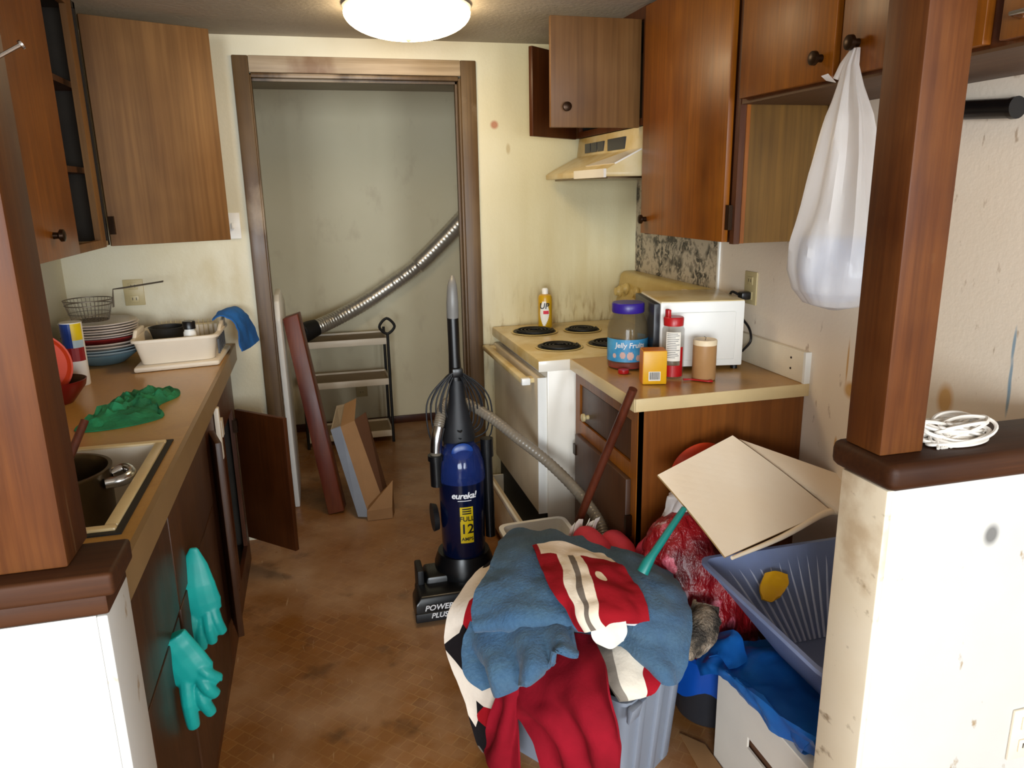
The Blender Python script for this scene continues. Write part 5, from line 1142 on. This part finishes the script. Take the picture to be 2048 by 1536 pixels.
n = (b_ - a_).cross(d_ - a_) if False else (b_ - a_).cross(d__ - a_); n.normalize(); n *= -.006 if n.z > 0 else .006
def quad_slab(P, n, mat, nm, bow=0):
    """a thin panel, slightly bowed, from four corners"""
    N = 10; top = []; 
    for i in range(N + 1):
        for j in range(N + 1):
            u, v = j / N, i / N; p = (P[0] * (1 - u) + P[1] * u) * (1 - v) + (P[3] * (1 - u) + P[2] * u) * v
            top.append(p - n.normalized() * bow * math.sin(PI * v))
    m = (N + 1) ** 2; vs = top + [p + n for p in top]; fs = []
    for i in range(N):
        for j in range(N):
            q = i * (N + 1) + j; fs += [[q, q + 1, q + N + 2, q + N + 1], [m + q, m + q + N + 1, m + q + N + 2, m + q + 1]]
    rg = list(range(N + 1)) + [i * (N + 1) + N for i in range(1, N + 1)] + [N * (N + 1) + j for j in range(N - 1, -1, -1)] + [i * (N + 1) for i in range(N - 1, 0, -1)]
    o = len(fs)
    for q in range(len(rg)): x, y = rg[q], rg[(q + 1) % len(rg)]; fs.append([y, x, m + x, m + y])
    mb = MB(); mb.add(vs, fs[:o], 0, False); 
    mb2 = mb.add(vs, fs[o:], 1, False); return mb2.build(nm, [mat, 'board_edge'], bd)
quad_slab([a_, b_, c__, d__], n, 'board', 'front_panel', .006)
quad_slab([Vector((1.188, 1.900, 0.788)), Vector((1.577, 1.800, 0.635)), Vector((1.453, 1.640, 0.570)), c__ + Vector((0, .012, .004))], n, 'board', 'back_panel', .004)
MB().tube([d__ + Vector((.02, 0, -.006)), d__.lerp(c__, .5) + Vector((0, -.006, -.012)), c__ + Vector((-.02, -.004, -.006)), c__ + Vector((.04, -.01, -.012))], [.005, .008, .011, .008], 10, res=5).build('rolled_edge', 'board', bd)
tag(MB().prism([(.872, 1.30, .0005), (.95, 1.24, .0005), (.952, 1.60, .0005), (.905, 1.66, .0005)], (0, 0, .005)).build('flattened_carton', 'card'), 'flattened brown carton on the floor beside the white storage box', 'carton')

# ------------------------------------------------------------------ light, world, camera
w = bpy.data.worlds.new('World'); SC.world = w; w.use_nodes = True
w.node_tree.nodes['Background'].inputs[0].default_value = (.75, .87, 1, 1); w.node_tree.nodes['Background'].inputs[1].default_value = .6
def area(name, loc, rot, sx, sy, e, col):
    l = bpy.data.lights.new(name, 'AREA'); l.shape = 'RECTANGLE'; l.size = sx; l.size_y = sy; l.energy = e; l.color = col
    o = bpy.data.objects.new(name, l); COL.objects.link(o); o.location = loc; o.rotation_euler = rot; return o
area('window_daylight', (-1.3, -3.18, 1.29), (math.radians(90), 0, 0), 1.7, 1.36, 215.0, (.88, .95, 1))
area('window_daylight', (1.2, -3.18, 1.29), (math.radians(90), 0, 0), 1.1, 1.36, 120.0, (.88, .95, 1))
cam = bpy.data.cameras.new('Camera'); co = bpy.data.objects.new('Camera', cam); COL.objects.link(co)
cam.sensor_width = 36; cam.lens = 36 * 1500 / 2048; cam.clip_start = .02
co.matrix_world = Matrix(((0.9672594, 0.0795649, -0.2409953, 0), (-0.2531789, 0.2366601, -0.9380258, 0), (-0.0175999, 0.9683292, 0.2490559, 1.52), (0, 0, 0, 1)))
SC.camera = co
vs_ = SC.view_settings
SC.display_settings.display_device = 'sRGB'
vs_.view_transform = 'Standard'; vs_.look = 'None'; vs_.gamma = 1; vs_.exposure = 0.10
try: vs_.use_curve_mapping = False
except Exception: pass
